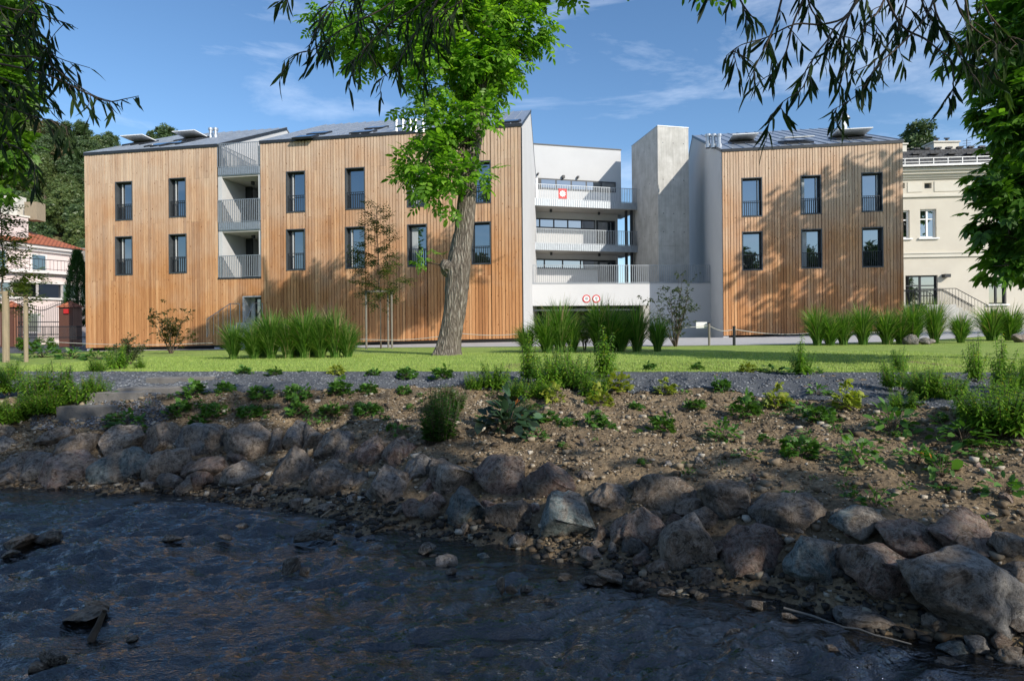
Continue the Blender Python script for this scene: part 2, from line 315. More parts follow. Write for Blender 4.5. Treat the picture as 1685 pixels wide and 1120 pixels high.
# ---------------------------------------------------------------- terrain lines (plan), from water edge up to the lawn
def line(pts):
    a = [P(x, y, abs(z)/max(1e-3, abs(ray(x, y)[2]))) for x, y, z in pts]; a.sort(key=lambda v: v.x)
    return np.array([v.x for v in a]), np.array([v.y for v in a])
LW = line([(0,803,-2),(200,805,-2),(400,828,-2),(600,856,-2),(700,885,-2),(850,905,-2),(1000,935,-2),(1100,958,-2),(1300,992,-2),(1500,1050,-2),(1685,1105,-2)])
LS = line([(0,700,-1.36),(200,700,-1.36),(400,700,-1.37),(560,706,-1.38),(700,742,-1.40),(850,745,-1.40),(1000,778,-1.43),(1150,800,-1.45),(1300,825,-1.46),(1450,850,-1.47),(1600,868,-1.48),(1685,905,-1.48)])
LG = line([(0,655,-.97),(300,652,-.97),(700,641,-.95),(1000,643,-.95),(1200,649,-.95),(1400,664,-.95),(1685,690,-.95)])
LL = line([(0,612,-.75),(842,612,-.75),(1685,614,-.75)])
def extrap(l, x, lo, hi):
    y = np.interp(x, l[0], l[1]); return y+np.where(x < l[0][0], (x-l[0][0])*lo, 0)+np.where(x > l[0][-1], (x-l[0][-1])*hi, 0)
GB = (np.array([-60,-24,-15,-8,0,8,13,22,30,60]), np.array([-.45,-.88,-.80,-.66,-.52,-.50,-.46,-.28,-.1,.3]))
def G(x, y, fine=True):
    x = np.asarray(x, float); y = np.asarray(y, float)
    yw = extrap(LW, x, -.1, -.3); ys = np.maximum(extrap(LS, x, -.1, -.3), yw+.45); yg = np.maximum(extrap(LG, x, -.12, -.2), ys+.5); yl = np.maximum(extrap(LL, x, -.12, -.1), yg+.5)
    gb = np.interp(x, *GB); yb = 30.0
    z = np.where(y < yw, -2-.22*np.clip((yw-y)/1.0, 0, 1), 0)
    zs = np.interp(x, [-6,5], [-1.36,-1.48])
    k = (y-yw)/(ys-yw); z = np.where((y >= yw) & (y < ys), -2+(zs+2)*k, z)
    k = (y-ys)/(yg-ys); z = np.where((y >= ys) & (y < yg), zs+(-.96-zs)*k, z)
    k = (y-yg)/(yl-yg); z = np.where((y >= yg) & (y < yl), -.96+.21*k, z)
    k = np.clip((y-yl)/(yb-yl), 0, 1); z = np.where(y >= yl, -.75+(gb+.75)*k, z)
    # the near bank, behind the camera
    z = np.where(y < -1.5, np.minimum(-2.2+(-1.5-y)*.6, -.9), z)
    return z
def hit(px, py, lo=2.5, hi=60, step=.02):
    r = ray(px, py); d = np.arange(lo, hi, step); z = r[2]*d; g = G(r[0]*d, d)
    i = int(np.argmax(z <= g)); return P(px, py, d[i])
def gz(x, y): return float(G(np.array([x]), np.array([y]))[0])
def grid(xs, ys, fn, dz=0):
    X, Y = np.meshgrid(xs, ys); Z = fn(X.ravel(), Y.ravel())+dz; V = np.column_stack([X.ravel(), Y.ravel(), Z]); nx = len(xs); ny = len(ys)
    i = (np.arange(ny-1)[:, None]*nx+np.arange(nx-1)[None]).ravel(); return V, np.column_stack([i, i+1, i+nx+1, i+nx])
def rough(x, y):
    z = G(x, y); p = np.column_stack([x, y, np.zeros_like(x)])
    yl = extrap(LL, x, -.12, -.1); m = np.clip((yl-y)/.5, 0, 1)
    return z+m*(.05*fbm(p, 4, 1.3)+.034*fbm(p, 4, 6))
nearx = np.arange(-11, 9.01, .045); neary = np.arange(2.2, 13.5, .045)
V, Fc = grid(nearx, neary, rough); o = link('bank_soil', mesh_np('bank_soil', V, [Fc], True), None, M['soil']); tag(o, kind='structure')
def groundf(x, y):
    z = G(x, y)-.03; inn = (x > -10.9) & (x < 8.9) & (y > 2.4) & (y < 13.3)
    return np.where(inn, z-.25, z)
xs = np.concatenate([np.linspace(-900,-80,12), np.arange(-70,70.1,.9), np.linspace(80,900,12)]); ys = np.concatenate([np.linspace(-300,-20,8), np.arange(-16,44,.6), np.linspace(46,1500,24)])
V, Fc = grid(xs, ys, groundf); tag(link('ground', mesh_np('ground', V, [Fc], True), None, M['farg']), kind='structure')
def strip(name, m, x0, x1, fa, fb, nx, ny, dz, fn=G, kind='structure', **k):
    X = np.linspace(x0, x1, nx); V = []
    for j in range(ny):
        t = j/(ny-1); y = fa(X)*(1-t)+fb(X)*t; V.append(np.column_stack([X, y, fn(X, y)+dz]))
    V = np.vstack(V); i = (np.arange(ny-1)[:, None]*nx+np.arange(nx-1)[None]).ravel()
    o = link(name, mesh_np(name, V, [np.column_stack([i, i+1, i+nx+1, i+nx])], True), None, m); tag(o, kind=kind, **k); return o
yl_ = lambda x: extrap(LL, x, -.12, -.1)
yg_ = lambda x: np.maximum(extrap(LG, x, -.12, -.2), extrap(LS, x, -.1, -.3)+.5)
pathF = lambda x: np.interp(x, [-30,-20,-12,-5,0,4,10,16,22,30], [32.5,31.8,29.5,25.5,23.5,22.5,22.5,23.6,27,27.5])
strip('lawn', M['lawn'], -34, 34, lambda x: yl_(x)+.05*np.sin(x*3.1)*0, pathF, 220, 80, .0)
strip('path', M['path'], -22, 42, pathF, lambda x: pathF(x)*0+37.4, 90, 40, .012)
strip('driveway', M['asph'], -60, -22.05, lambda x: x*0+30.0, lambda x: x*0+46, 30, 20, .012)
strip('gravel_bed', M['gravelbase'], -13, 9.5, lambda x: yg_(x)+.10+.1*np.sin(x*2.3)+.07*np.sin(x*5.1), lambda x: yl_(x)+.02, 260, 24, .012, rough)
# water
def wf(x, y):
    p = np.column_stack([x*.55+y*.25, y*1.2-x*.2, 0*x]); wx = x+.25*fbm(p, 3, 1.3); wy = y+.18*fbm(p+9, 3, 1.5)
    q = np.column_stack([wx*1.3+wy*.6, wy*2.6-wx*.9, 0*x]); f = np.clip((extrap(LW, x, -.1, -.3)-y)/.6, .12, 1); calm = .55+.75*np.clip(fbm(p, 2, .6)+.6, 0, 1)
    return -2.0+f*calm*(.050*fbm(q, 3, .8)+.040*(1-2*np.abs(fbm(q+5, 3, 1.5)))+.014*(1-2*np.abs(fbm(q+3, 3, 4.2)))+.006*fbm(q, 2, 9))
V, Fc = grid(np.arange(-26, 12, .035), np.concatenate([np.arange(-1.8, 2.4, .12), np.arange(2.4, 9.6, .022)]), wf)
tag(link('creek_water', mesh_np('creek_water', V, [Fc], True), None, M['water']), kind='structure')
# hill, left behind the villa
def hillf(x, y):
    d = np.clip((y-60)/95, 0, 1); a = np.interp(x, [-260,-150,-118,-92,-78,-64,-48,0], [50,53,50,44,34,18,8,1]); p = np.column_stack([x, y, 0*x])
    return -.3+a*d*1.0*(1+.06*fbm(p, 3, .03))
V, Fc = grid(np.arange(-260, 61, 4), np.arange(58, 260, 4), hillf); tag(link('hillside', mesh_np('hillside', V, [Fc], True), None, M['hill']), kind='structure')
# ================================================================ apartment building
FM = Fr((-23.6, 33.7), (.52, 29.5)); FR_ = Fr((12.0, 34.5), (21.35, 33.1))
apt = empty('apartment_building', (0, 31, -.6), 'long modern apartment building clad in vertical larch boards with pale zinc roofs and open galleries', 'apartment building')
def part(mb, name, m, parent=apt, lab=None, **k):
    o = mb.build(name, M[m] if isinstance(m, str) else m, parent, **k)
    if lab: o['label'] = lab
    return o
def cells(rects, a0, a1, z0, z1):
    xs = sorted({a0, a1, *[r[0] for r in rects], *[r[1] for r in rects]}); out = []
    xs = [x for x in xs if a0 <= x <= a1]
    for i in range(len(xs)-1):
        m = (xs[i]+xs[i+1])/2; cur = z0
        for r in sorted([r for r in rects if r[0] < m < r[1]], key=lambda r: r[2]):
            if r[2] > cur: out.append((xs[i], xs[i+1], cur, r[2]))
            cur = max(cur, r[3])
        if cur < z1: out.append((xs[i], xs[i+1], cur, z1))
    return out
def cladding(fr, a0, a1, zb, zt, rects, lab, joints, seed):
    """boards with real gaps; zb is a function of s"""
    rr = random.Random(seed); mb = MB(); wall = MB()
    edges = sorted({a0, a1, *[r[0] for r in rects], *[r[1] for r in rects]}); edges = [e for e in edges if a0 <= e <= a1]
    s = a0; cols = []
    for i in range(len(edges)-1):
        e0, e1 = edges[i], edges[i+1]; n = max(1, round((e1-e0)/.160)); ws = [rr.choice((.9, 1, 1.1)) for _ in range(n)]; t = sum(ws); c = e0
        for q in ws: cols.append((c, c+q/t*(e1-e0))); c += q/t*(e1-e0)
    for c0, c1 in cols:
        m = (c0+c1)/2; z0 = zb(m); cur = z0; iv = []
        for r in sorted([r for r in rects if r[0] < m < r[1]], key=lambda r: r[2]):
            if r[2] > cur+.01: iv.append((cur, r[2]))
            cur = max(cur, r[3])
        if cur < zt-.01: iv.append((cur, zt))
        for b0, b1 in iv:
            js = [b0]+[j+rr.choice((0, 0, 0, .0)) for j in joints if b0+.5 < j < b1-.5 and rr.random() < .38]+[b1]
            for k in range(len(js)-1):
                d = .045+rr.uniform(-.007, .007)
                fr.box(mb, c0+.013, c1-.013, .012, d, js[k]+.003, js[k+1]-.003)
    o = mb.build('cladding', M['wood'], apt); o['label'] = lab
    for x0, x1, z0, z1 in cells(rects, a0, a1, zb(a0)-.0, zt): fr.box(wall, x0, x1, -.32, 0, z0+(0 if z0 > zb(a0)+.1 else .02), z1)
    return wall.build('wall', M['black'], apt)
nwin = 0
def railing(fr, a0, a1, z0, z1, d, m, parent, sp=.11, name='railing', r=.011, local=None, posts=False):
    mb = MB(); fr.box(mb, a0, a1, d-.02, d+.02, z1-.03, z1); fr.box(mb, a0, a1, d-.015, d+.015, z0, z0+.025)
    n = max(2, round((a1-a0)/sp))
    for i in range(n+1):
        a = a0+(a1-a0)*i/n; fr.box(mb, a-r, a+r, d-.018, d+.018, z0+.026, z1-.031)
    return mb.build(name, M[m], parent)
def window(fr, rc, blind=None, open_=0, side=1, parent=apt):
    a0, a1, z0, z1 = rc
    mb = MB(); t = .045; D = -.27       # reveal liner, proud of the boards
    fr.box(mb, a0-.0, a0+t, D, .065, z0+t, z1-t); fr.box(mb, a1-t, a1, D, .065, z0+t, z1-t)
    fr.box(mb, a0, a1, D, .068, z0, z0+t); fr.box(mb, a0, a1, D, .068, z1-t, z1)
    wn = mb.build('window', M['anth2'], parent)
    mf = MB(); f = .07; b0, b1, c0, c1 = a0+t, a1-t, z0+t, z1-t
    if True:
        fr.box(mf, b0, b0+f, D, D+.07, c0+f, c1-f); fr.box(mf, b1-f, b1, D, D+.07, c0+f, c1-f); fr.box(mf, b0, b1, D, D+.072, c0, c0+f); fr.box(mf, b0, b1, D, D+.072, c1-f, c1)
    mf.build('frame', M['anth'], wn)
    mg = MB(); fr.box(mg, b0+f, b1-f, D+.02, D+.03, c0+f, c1-f); mg.build('pane', M['glass'], wn)
    if open_:
        mo = MB(); w_ = (b1-b0-2*f); x = b0+f+.12 if side > 0 else b1-f-.12
        fr.box(mo, x, x+.05, D+.075, D+.105, c0+f, c1-f); mo.build('casement', M['white'], wn)
    if blind:
        mc = MB(); q0, q1 = blind; ww = (b1-b0-2*f)
        for i in range(7): 
            aa = b0+f+ww*(q0+(q1-q0)*i/7); fr.box(mc, aa, aa+ww*(q1-q0)/7*.92, D+.032, D+.036+.004*(i % 2), c0+f+.02, c1-f-.02)
        mc.build('curtain', M['curtain'], wn)
    railing(fr, a0+t, a1-t, z0+t+.02, z0+t+.86, -.02, 'anth', wn, .115, r=.009)
    return wn
def rect(fr, x0, y0, x1, y1):
    a0, z_, k = fr.hit(x0, (y0+y1)/2); a1, z2, k2 = fr.hit(x1, (y0+y1)/2); zc = (z_+z2)/2
    h = (y1-y0)*(k+k2)/2/F; return (a0, a1, zc-h/2, zc+h/2)
WL = [rect(FM, *q) for q in ((191,299,219,363),(279,293,307,358),(191,389,219,453),(279,385,308,450))]
WM = [rect(FM, *q) for q in ((472,282,503,350),(569,276,601,345),(670,272,703,341),(775,265,808,335),(472,377,503,445),(569,373,601,442),(671,369,703,439),(776,365,808,435))]
WR = [rect(FR_, *q) for q in ((1220,292.5,1254,357),(1317,288.5,1351,353),(1417,284,1452,349),(1221,381,1254.5,445),(1318,377,1352.5,442),(1418,374,1453,440))]
s358 = FM.hit(359, 400)[0]; s430 = FM.hit(430, 400)[0]; s400 = FM.hit(400, 500)[0]
zt = 9.95
zb_m = lambda s: -.72+(s/FM.len)*.38
zl1 = FM.hit(394, 457)[1]      # underside of the loggia opening
zdoor = FM.hit(415, 487)[1]
door_rc = (s400, s430-.02, -3, zdoor)
cladding(FM, 0, s358, zb_m, zt, WL, 'orange larch cladding of the left block, four windows', [2.95, 6.0, 8.3], 1)
cladding(FM, s358+.0, s430, zb_m, zl1-.04, [door_rc], 'larch cladding below the loggias', [2.9], 2)
cladding(FM, s430, FM.len, zb_m, zt, WM, 'larch cladding of the middle block behind the leaning tree', [2.75, 6.0, 8.4], 3)
zb_r = lambda s: -.35+s/FR_.len*.22
cladding(FR_, 0, FR_.len, zb_r, 10.08, WR, 'browner larch cladding of the right block, six windows', [3.2, 6.3], 4)
for i, q in enumerate(WL): window(FM, q, open_=1, side=1)
for i, q in enumerate(WM): window(FM, q, blind={2:(.05,.95),6:(.05,.45),4:(.8,.98)}.get(i), open_=1 if i in (0, 4, 5) else 0)
for i, q in enumerate(WR): window(FR_, q, blind={1:(.03,.2),4:(.03,.3)}.get(i), open_=1 if i in (0, 1, 2) else 0, side=-1)
# dark plinth under the boards
pl = MB(); FM.box(pl, .1, s400-.05, -.5, -.12, -1.6, -.2); part(pl, 'plinth', 'black'); pl = MB(); FM.box(pl, s430+.05, FM.len-.05, -.5, -.12, -1.6, -.1); part(pl, 'plinth', 'black'); pl = MB(); FR_.box(pl, .05, FR_.len-.05, -.5, -.1, -1.3, .0)
part(pl, 'plinth', 'black')
def block(FL, FRt, dl, dr, tr, ztop, zr, tb, zback, zbase, label, tseam=.55, over=.05, skirt=True):
    FL, FRt, dl, dr = map(Vector, (FL, FRt, dl, dr))
    RL, RR, BL, BR = FL+dl*tr, FRt+dr*tr, FL+dl*tb, FRt+dr*tb
    mb = MB()
    for a, r, b, sgn in ((FL, RL, BL, 1), (FRt, RR, BR, -1)):      # gable walls, .3 thick
        u = (FRt-FL).normalized()*.3*sgn; d0 = (b-a).normalized()*.06
        a1 = a+d0*.5
        poly = [(a1, ztop-.02), (r, zr-.02), (b, zback)]
        vs = []
        for off in (Vector((0, 0)), u):
            vs += [(*(a1+off), zbase), (*(b+off), zbase), (*(b+off), zback), (*(r+off), zr-.02), (*(a1+off), ztop-.02)]
        mb.add(vs, [(0,1,2,3,4), (9,8,7,6,5)]+[(i, (i+1) % 5, 5+(i+1) % 5, 5+i) for i in range(5)])
    mb.add([(*BL, zbase), (*BR, zbase), (*BR, zback), (*BL, zback)], [(0,1,2,3)])
    part(mb, 'gable_wall', 'white')
    rf = MB(); th = .09
    e = (dl+dr).normalized()*-over; lat = (FRt-FL).normalized()*.03
    f0, f1, r0, r1 = FL+e-lat, FRt+e+lat, RL-lat, RR+lat; sl = (zr-ztop)/tr; zt0 = ztop-over*sl+.04
    for q, za, zb2 in (((f0, f1, r1, r0), zt0, zr+.04), ):
        vs = [(*q[0], za), (*q[1], za), (*q[2], zb2), (*q[3], zb2)]; rf.add([(x, y, z) for x, y, z in vs]+[(x, y, z+th) for x, y, z in vs], [(0,1,2,3),(4,5,6,7),(0,1,5,4),(1,2,6,5),(2,3,7,6),(3,0,4,7)])
    vs = [(*r0, zr+.04), (*r1, zr+.04), (*(BR+lat), zback+.04), (*(BL-lat), zback+.04)]; rf.add(vs+[(x, y, z+th) for x, y, z in vs], [(0,1,2,3),(4,5,6,7),(0,1,5,4),(1,2,6,5),(2,3,7,6),(3,0,4,7)])
    n = int((f1-f0).length/tseam)
    for i in range(n+1):
        a = f0.lerp(f1, i/n); b = r0.lerp(r1, i/n); s_ = (f1-f0).normalized()*.014
        z0, z1 = zt0+th, zr+.04+th
        rf.hexa([(*(a-s_), z0-.01), (*(a+s_), z0-.01), (*(b+s_), z1-.01), (*(b-s_), z1-.01), (*(a-s_), z0+.05), (*(a+s_), z0+.05), (*(b+s_), z1+.05), (*(b-s_), z1+.05)])
    ro = part(rf, 'roof', 'zinc', lab='grey zinc roof of the '+label)
    ed = MB(); 
    for (p, q, z0, z1) in ((f0, f1, zt0, zt0), (f0, r0, zt0, zr+.04), (f1, r1, zt0, zr+.04)):
        dq = (q-p).normalized(); nn = Vector((dq.y, -dq.x))*.03
        c = (f0+f1+r0+r1)/4; nn = nn if ((p-c).dot(nn) > 0) else -nn
        ed.hexa([(*p, z0-.05), (*q, z1-.05), (*(q+nn), z1-.05), (*(p+nn), z0-.05), (*p, z0+th+.02), (*q, z1+th+.02), (*(q+nn), z1+th+.02), (*(p+nn), z0+th+.02)])
    part(ed, 'roof_edge', 'anth', ro)
    def onroof(px, py):
        p0 = Vector((*f0, zt0+th)); a = Vector((*f1, zt0+th))-p0; b = Vector((*r0, zr+.04+th))-p0; nn = a.cross(b).normalized(); r = Vector(ray(px, py)); k = p0.dot(nn)/r.dot(nn)
        up = Vector((b-a.normalized()*b.dot(a.normalized()))).normalized(); return r*k, a.normalized(), up, a.cross(b).normalized(), ro
    return onroof
s0 = Vector(FM.pt(0,0,0)[:2]); s1 = Vector(FM.pt(s358,0,0)[:2]); s2 = Vector(FM.pt(s430,0,0)[:2]); s3 = FM.B
perp = -FM.n
roofL = block(s0, s1, perp, Vector((.125, .992)), 7.5, zt, 13.3, 13, 10.6, -1.6, 'left block')
roofM = block(s2, s3, perp, Vector((.095, .995)), 7.5, zt, 13.3, 13, 10.6, -1.6, 'middle block')
roofR = block(FR_.A, FR_.B, -FR_.n, -FR_.n, 11.1, 10.08, 14.4, 17, 12, -1.4, 'right block', .62)
def obox(mb, c, A, B, Nn, ha, hb, n0, n1): mb.hexa([c-A*ha-B*hb+Nn*n0, c+A*ha-B*hb+Nn*n0, c+A*ha+B*hb+Nn*n0, c-A*ha+B*hb+Nn*n0, c-A*ha-B*hb+Nn*n1, c+A*ha-B*hb+Nn*n1, c+A*ha+B*hb+Nn*n1, c-A*ha+B*hb+Nn*n1])
def skylight(onr, px, py, w_, h_, op=0):
    p, a, u, n, ro = onr(px, py); mb = MB(); obox(mb, p, a, u, n, w_/2, h_/2, 0, .10); s = mb.build('skylight', M['anth'], apt)
    if op:      # centre-hung sash tilted open
        q = Quaternion(a, -op); u2 = q @ u; n2 = q @ n; c = p+n*.28; m2 = MB(); obox(m2, c, a, u2, n2, w_/2, h_/2, 0, .045); m2.build('sash', M['signw'], s)
        g = MB(); obox(g, c, a, u2, n2, w_/2-.1, h_/2-.1, .046, .052); g.build('pane', M['glass'], s)
    else:
        g = MB(); obox(g, p, a, u, n, w_/2-.08, h_/2-.08, .101, .108); g.build('pane', M['glass'], s)
for q in ((232,237,1.5,1.3,.45),(316,230,1.5,1.3,.45),(262,240,1.0,1.2,0),(300,236,1.0,1.2,0)): skylight(roofL, *q)
for q in ((503,227,1.1,.9,0),(526,221,1.1,.9,0),(598,219,1.2,.9,0),(620,212,1.1,.9,0),(838,202,1.1,.9,0)): skylight(roofM, *q)
for q in ((1222,235,1.5,1.4,.4),(1309,235,1.6,1.4,.12),(1398,228,1.9,1.5,.42)): skylight(roofR, *q)
def pipe(onr, px, ytop, ybot, r):
    p, a, u, n, ro = onr(px, ybot); h = (ybot-ytop)*p.y/F; mb = MB(); mb.tube([p-Vector((0,0,.1)), p+Vector((0,0,h-.1))], r, 10); mb.tube([p+Vector((0,0,h-.14)), p+Vector((0,0,h))], r*1.35, 10); mb.tube([p+Vector((0,0,-.1)), p+Vector((0,0,.12))], r*1.5, 10)
    mb.build('vent_pipe', M['steel'], apt, smooth=False)
for x in (347, 355): pipe(roofL, x, 211, 226, .11)
for x in (652, 663, 675, 684, 696): pipe(roofM, x, 197, 215, .085)
for x in (1165, 1174, 1183): pipe(roofR, x, 221, 241, .12)
pb = P(1386, 214, 43.5); mb = MB(); mb.tube([pb-Vector((0,0,1.2)), pb+Vector((0,0,.75))], .34, 16); mb.tube([pb+Vector((0,0,.75)), pb+Vector((0,0,.85)), pb+Vector((0,0,1.12)), pb+Vector((0,0,1.4))], [.52,.5,.32,.06], 16)
mb.build('flue', M['steel'], apt, smooth=False)
# ---- loggias between the left and the middle block
lg = MB(); D = -3.4
FM.box(lg, s358, s358+.22, D, -.03, zl1-.5, zt-1.2)                        # left inner wall
FM.box(lg, s430-.16, s430-.002, D, -.03, zl1-.5, zt-.1)
FM.box(lg, s358+.22, s430-.16, D-.3, D, zl1-.5, zt-1.35)                    # back wall
part(lg, 'loggia_wall', 'white', lab='white walls of the stacked loggias')
zf = [FM.hit(394, y)[1] for y in (457, 374, 283)]    # floor tops / slab edges
rail_top = [FM.hit(394, y)[1] for y in (420, 328, 235)]
for i, z in enumerate(zf):
    sb = MB(); FM.box(sb, s358+.221, s430-.161, D, -.05, z-.24+(0 if i else .12), z+.0); part(sb, 'loggia_floor', 'soffit')
    fs = MB(); 
    if i:
        n = int((s430-s358)/.11)
        for k in range(n): 
            a = s358+.05+(s430-s358-.1)*k/n; FM.box(fs, a, a+.075, .0, .03, z-.12, z+.28)
        FM.box(fs, s358+.03, s430-.03, -.045, -.002, z-.16, z+.26); part(fs, 'slab_fascia', 'galv')
    else:
        FM.box(fs, s358-.0, s430, -.04, .07, z-.06, z+.02); part(fs, 'sill', 'anth')
    railing(FM, s358+.03, s430-.03, z+(.30 if i else .05), rail_top[i], .03, 'galv', apt, .105, r=.012)
    if i < 2:
        dm = MB(); FM.box(dm, s358+.23, s358+.62, -2.2, -2.1, z+.02, zf[i+1]-.26); part(dm, 'door_jamb', 'anth')
        lm = MB(); FM.box(lm, s358+1.25, s358+1.40, -1.2, -1.05, zf[i+1]-.42, zf[i+1]-.25); part(lm, 'ceiling_lamp', 'anth')
# side rail of the roof terrace, running back
mb = MB(); z = zf[2]
for k in range(30): 
    dd = -.1-k*.11; FM.box(mb, s358+.10, s358+.125, dd-.012, dd+.012, z+.3, rail_top[2]-.03)
FM.box(mb, s358+.09, s358+.135, -3.35, .0, rail_top[2]-.03, rail_top[2]); part(mb, 'railing', 'galv')
# ---- entrance under the loggias
en = MB(); zb0 = -.55; dz = FM.hit(415, 530)[1]
FM.box(en, s400, s400+.05, -.6, .045, dz-.1, zdoor-.05); FM.box(en, s400, s430-.02, -.6, .05, zdoor-.05, zdoor); FM.box(en, s400+.05, s430-.02, -.8, -.6, dz-.1, zdoor-.05)
part(en, 'entrance_recess', 'white')
dm = MB(); a0 = s400+.38; a1 = s430-.04
FM.box(dm, a0, a0+.07, -.59, -.5, dz, zdoor-.06); FM.box(dm, a1-.07, a1, -.59, -.5, dz, zdoor-.06); FM.box(dm, a0, a1, -.59, -.498, zdoor-.14, zdoor-.06); FM.box(dm, (a0+a1)/2-.03, (a0+a1)/2+.03, -.59, -.51, dz, zdoor-.14)
dr = part(dm, 'entrance_door', 'anth', lab='dark glazed entrance door below the loggias'); g = MB(); FM.box(g, a0+.07, a1-.07, -.58, -.55, dz, zdoor-.14); g.build('pane', M['glass'], dr)
g = MB(); FM.box(g, a0+.3, a0+.58, -.54, -.49, FM.hit(420,499)[1]-.1, FM.hit(420,499)[1]+.12); g.build('exit_sign', M['green'], dr)
g = MB(); FM.box(g, a0+.34, a0+.40, -.49, -.487, FM.hit(420,499)[1]-.05, FM.hit(420,499)[1]+.06); FM.box(g, a0+.44, a0+.54, -.49, -.487, FM.hit(420,499)[1]-.02, FM.hit(420,499)[1]+.03); g.build('exit_mark', M['signw'], dr)
g = MB(); FM.box(g, s400+.15, s400+.30, .05, .065, FM.hit(403,504)[1]-.15, FM.hit(403,504)[1]+.15); 
g2 = MB(); FM.box(g2, s400+.051, s400+.06, -.6, -.45, zdoor-1.1, zdoor-.75); part(g2, 'intercom', 'anth')
st = MB(); sa = s400-.9
for k in range(3): FM.box(st, s400-.1-k*.0, s430+.1, .07, .5+.32*k, -1.2, dz-.14*k-.02) if k == 0 else FM.box(st, s400-.1, s430+.1, .5+.32*(k-1)+.001, .5+.32*k, -1.2, dz-.16*k-.02)
part(st, 'entrance_steps', 'concrete')
mb = MB()
for aa in (s400-.12, s430+.1):
    pA = Vector(FM.pt(aa, 1.6, dz-.45)); 
    top = [FM.pt(aa-(.9 if aa < s430 else .0), 1.5, dz-.75), FM.pt(aa-(.9 if aa < s430 else .0), 1.5, dz+.15), FM.pt(aa, .9, dz+.95), FM.pt(aa, .1, dz+.98)]
    mb.tube(top, .022, 6); mb.tube([FM.pt(aa, .9, dz-.3), FM.pt(aa, .9, dz+.95)], .018, 6); mb.tube([FM.pt(aa, .12, dz-.1), FM.pt(aa, .12, dz+.98)], .018, 6)
    for k in range(5):
        t = k/5+.08; x = aa-(.9 if aa < s430 else .0)*(1-t); mb.tube([FM.pt(x, 1.5-.6*t, dz-.7+.2*t), FM.pt(x, 1.5-.6*t, dz+.15+.8*t)], .01, 4)
part(mb, 'handrail', 'galv')
# ---- garage front, terrace, lift tower and galleries
FK = Fr((1.30, 37.5), (12.6, 38.42)); zl = 2.92; zo = 1.56; sj = FK.hit(1058, 500)[0]; sj2 = FK.hit(1070, 500)[0]
mb = MB(); FK.box(mb, -.6, FK.len+.4, -.35, 0, zo, zl); FK.box(mb, sj2, FK.len+.4, -.35, -.002, -1.5, zo-.001); part(mb, 'garage_front', 'white', lab='white band wall over the dark garage opening')
mb = MB(); FK.box(mb, sj, sj2, -.6, -.03, -1.5, zo-.002); FK.box(mb, 2.8, 3.25, -6.4, -6.0, -1.4, zo+.6); FK.box(mb, 7.0, 7.4, -8.4, -8, -1.4, zo+.6); part(mb, 'garage_column', 'soffit')
mb = MB(); FK.box(mb, -.6, FK.len+2, -16, -.351, zl-.5, zl-.03); part(mb, 'terrace_slab', 'soffit')
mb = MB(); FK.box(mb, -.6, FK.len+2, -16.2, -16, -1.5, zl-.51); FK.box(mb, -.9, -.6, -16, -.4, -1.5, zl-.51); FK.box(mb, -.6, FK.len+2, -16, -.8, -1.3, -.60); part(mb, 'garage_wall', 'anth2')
mb = MB(); FK.box(mb, .1, sj-.1, -1.2, -1.05, zo-.28, zo-.18); FK.box(mb, 3, 3.6, -2, -1.7, zo-.3, zo-.1); part(mb, 'duct', 'galv')
mb = MB(); FK.box(mb, -.1, FK.len+.2, -.352, .03, zl, zl+.03); part(mb, 'coping', 'galv')
railing(FK, -.2, FK.len-.05, zl+.06, 4.08, -.05, 'galv', apt, .125, r=.013)
GAf = Fr((1.45, 41.0), (8.75, 42.85)); sw = Fr(GAf.pt(0, -2.2, 0)[:2], GAf.pt(GAf.len, -2.2, 0)[:2]).hit(1022, 300)[0]
W2 = -2.2
mb = MB(); GAf.box(mb, -1, sw, W2-5, W2-.0, 8.9, 13.3); part(mb, 'upper_storey', 'white', lab='white top storey set back behind the gallery')
mb = MB(); GAf.box(mb, -1, sw-.3, W2-5, W2-.0, 2.5, 8.6); part(mb, 'gallery_wall', 'white')
mb = MB(); GAf.box(mb, -1.02, sw+.04, W2-5.04, W2+.04, 13.3, 13.38); part(mb, 'parapet_cap', 'anth')
for k, zf_ in enumerate((8.9, 5.9)):
    mb = MB(); GAf.box(mb, -1, GAf.len+.6, W2+.001, -.03, zf_-.38, zf_-.02); GAf.box(mb, sw+.05, GAf.len+.6, W2-1.5, W2, zf_-.38, zf_-.02); part(mb, 'gallery_slab', 'soffit')
    fs = MB(); n = int((GAf.len+.1)/.13)
    for i in range(n): a = -.1+(GAf.len+.2)*i/n; GAf.box(fs, a, a+.085, .0, .03, zf_-.42, zf_+.06)
    GAf.box(fs, -.1, GAf.len+.2, -.028, -.002, zf_-.40, zf_+.04); part(fs, 'slab_fascia', 'galv')
    railing(GAf, -.1, GAf.len+.2, zf_+.08, zf_+1.06, .0, 'galv', apt, .125, r=.012)
for k, (zz0, zz1, a1) in enumerate(((10.15, 10.92, sw-.45), (7.35, 8.05, sw-2.1), (4.45, 5.15, sw-.5))):
    mb = MB(); GAf.box(mb, -.3, a1, W2+.001, W2+.05, zz0, zz1); wn = part(mb, 'strip_window', 'anth')
    g = MB(); n = 5; a_0 = .1 if k else 1.25
    for i in range(n): a = a_0+(a1-a_0)*i/n; GAf.box(g, a+.05, a+(a1-a_0)/n-.06, W2+.052, W2+.058, zz0+.1, zz1-.1)
    g.build('pane', M['glass'], wn)
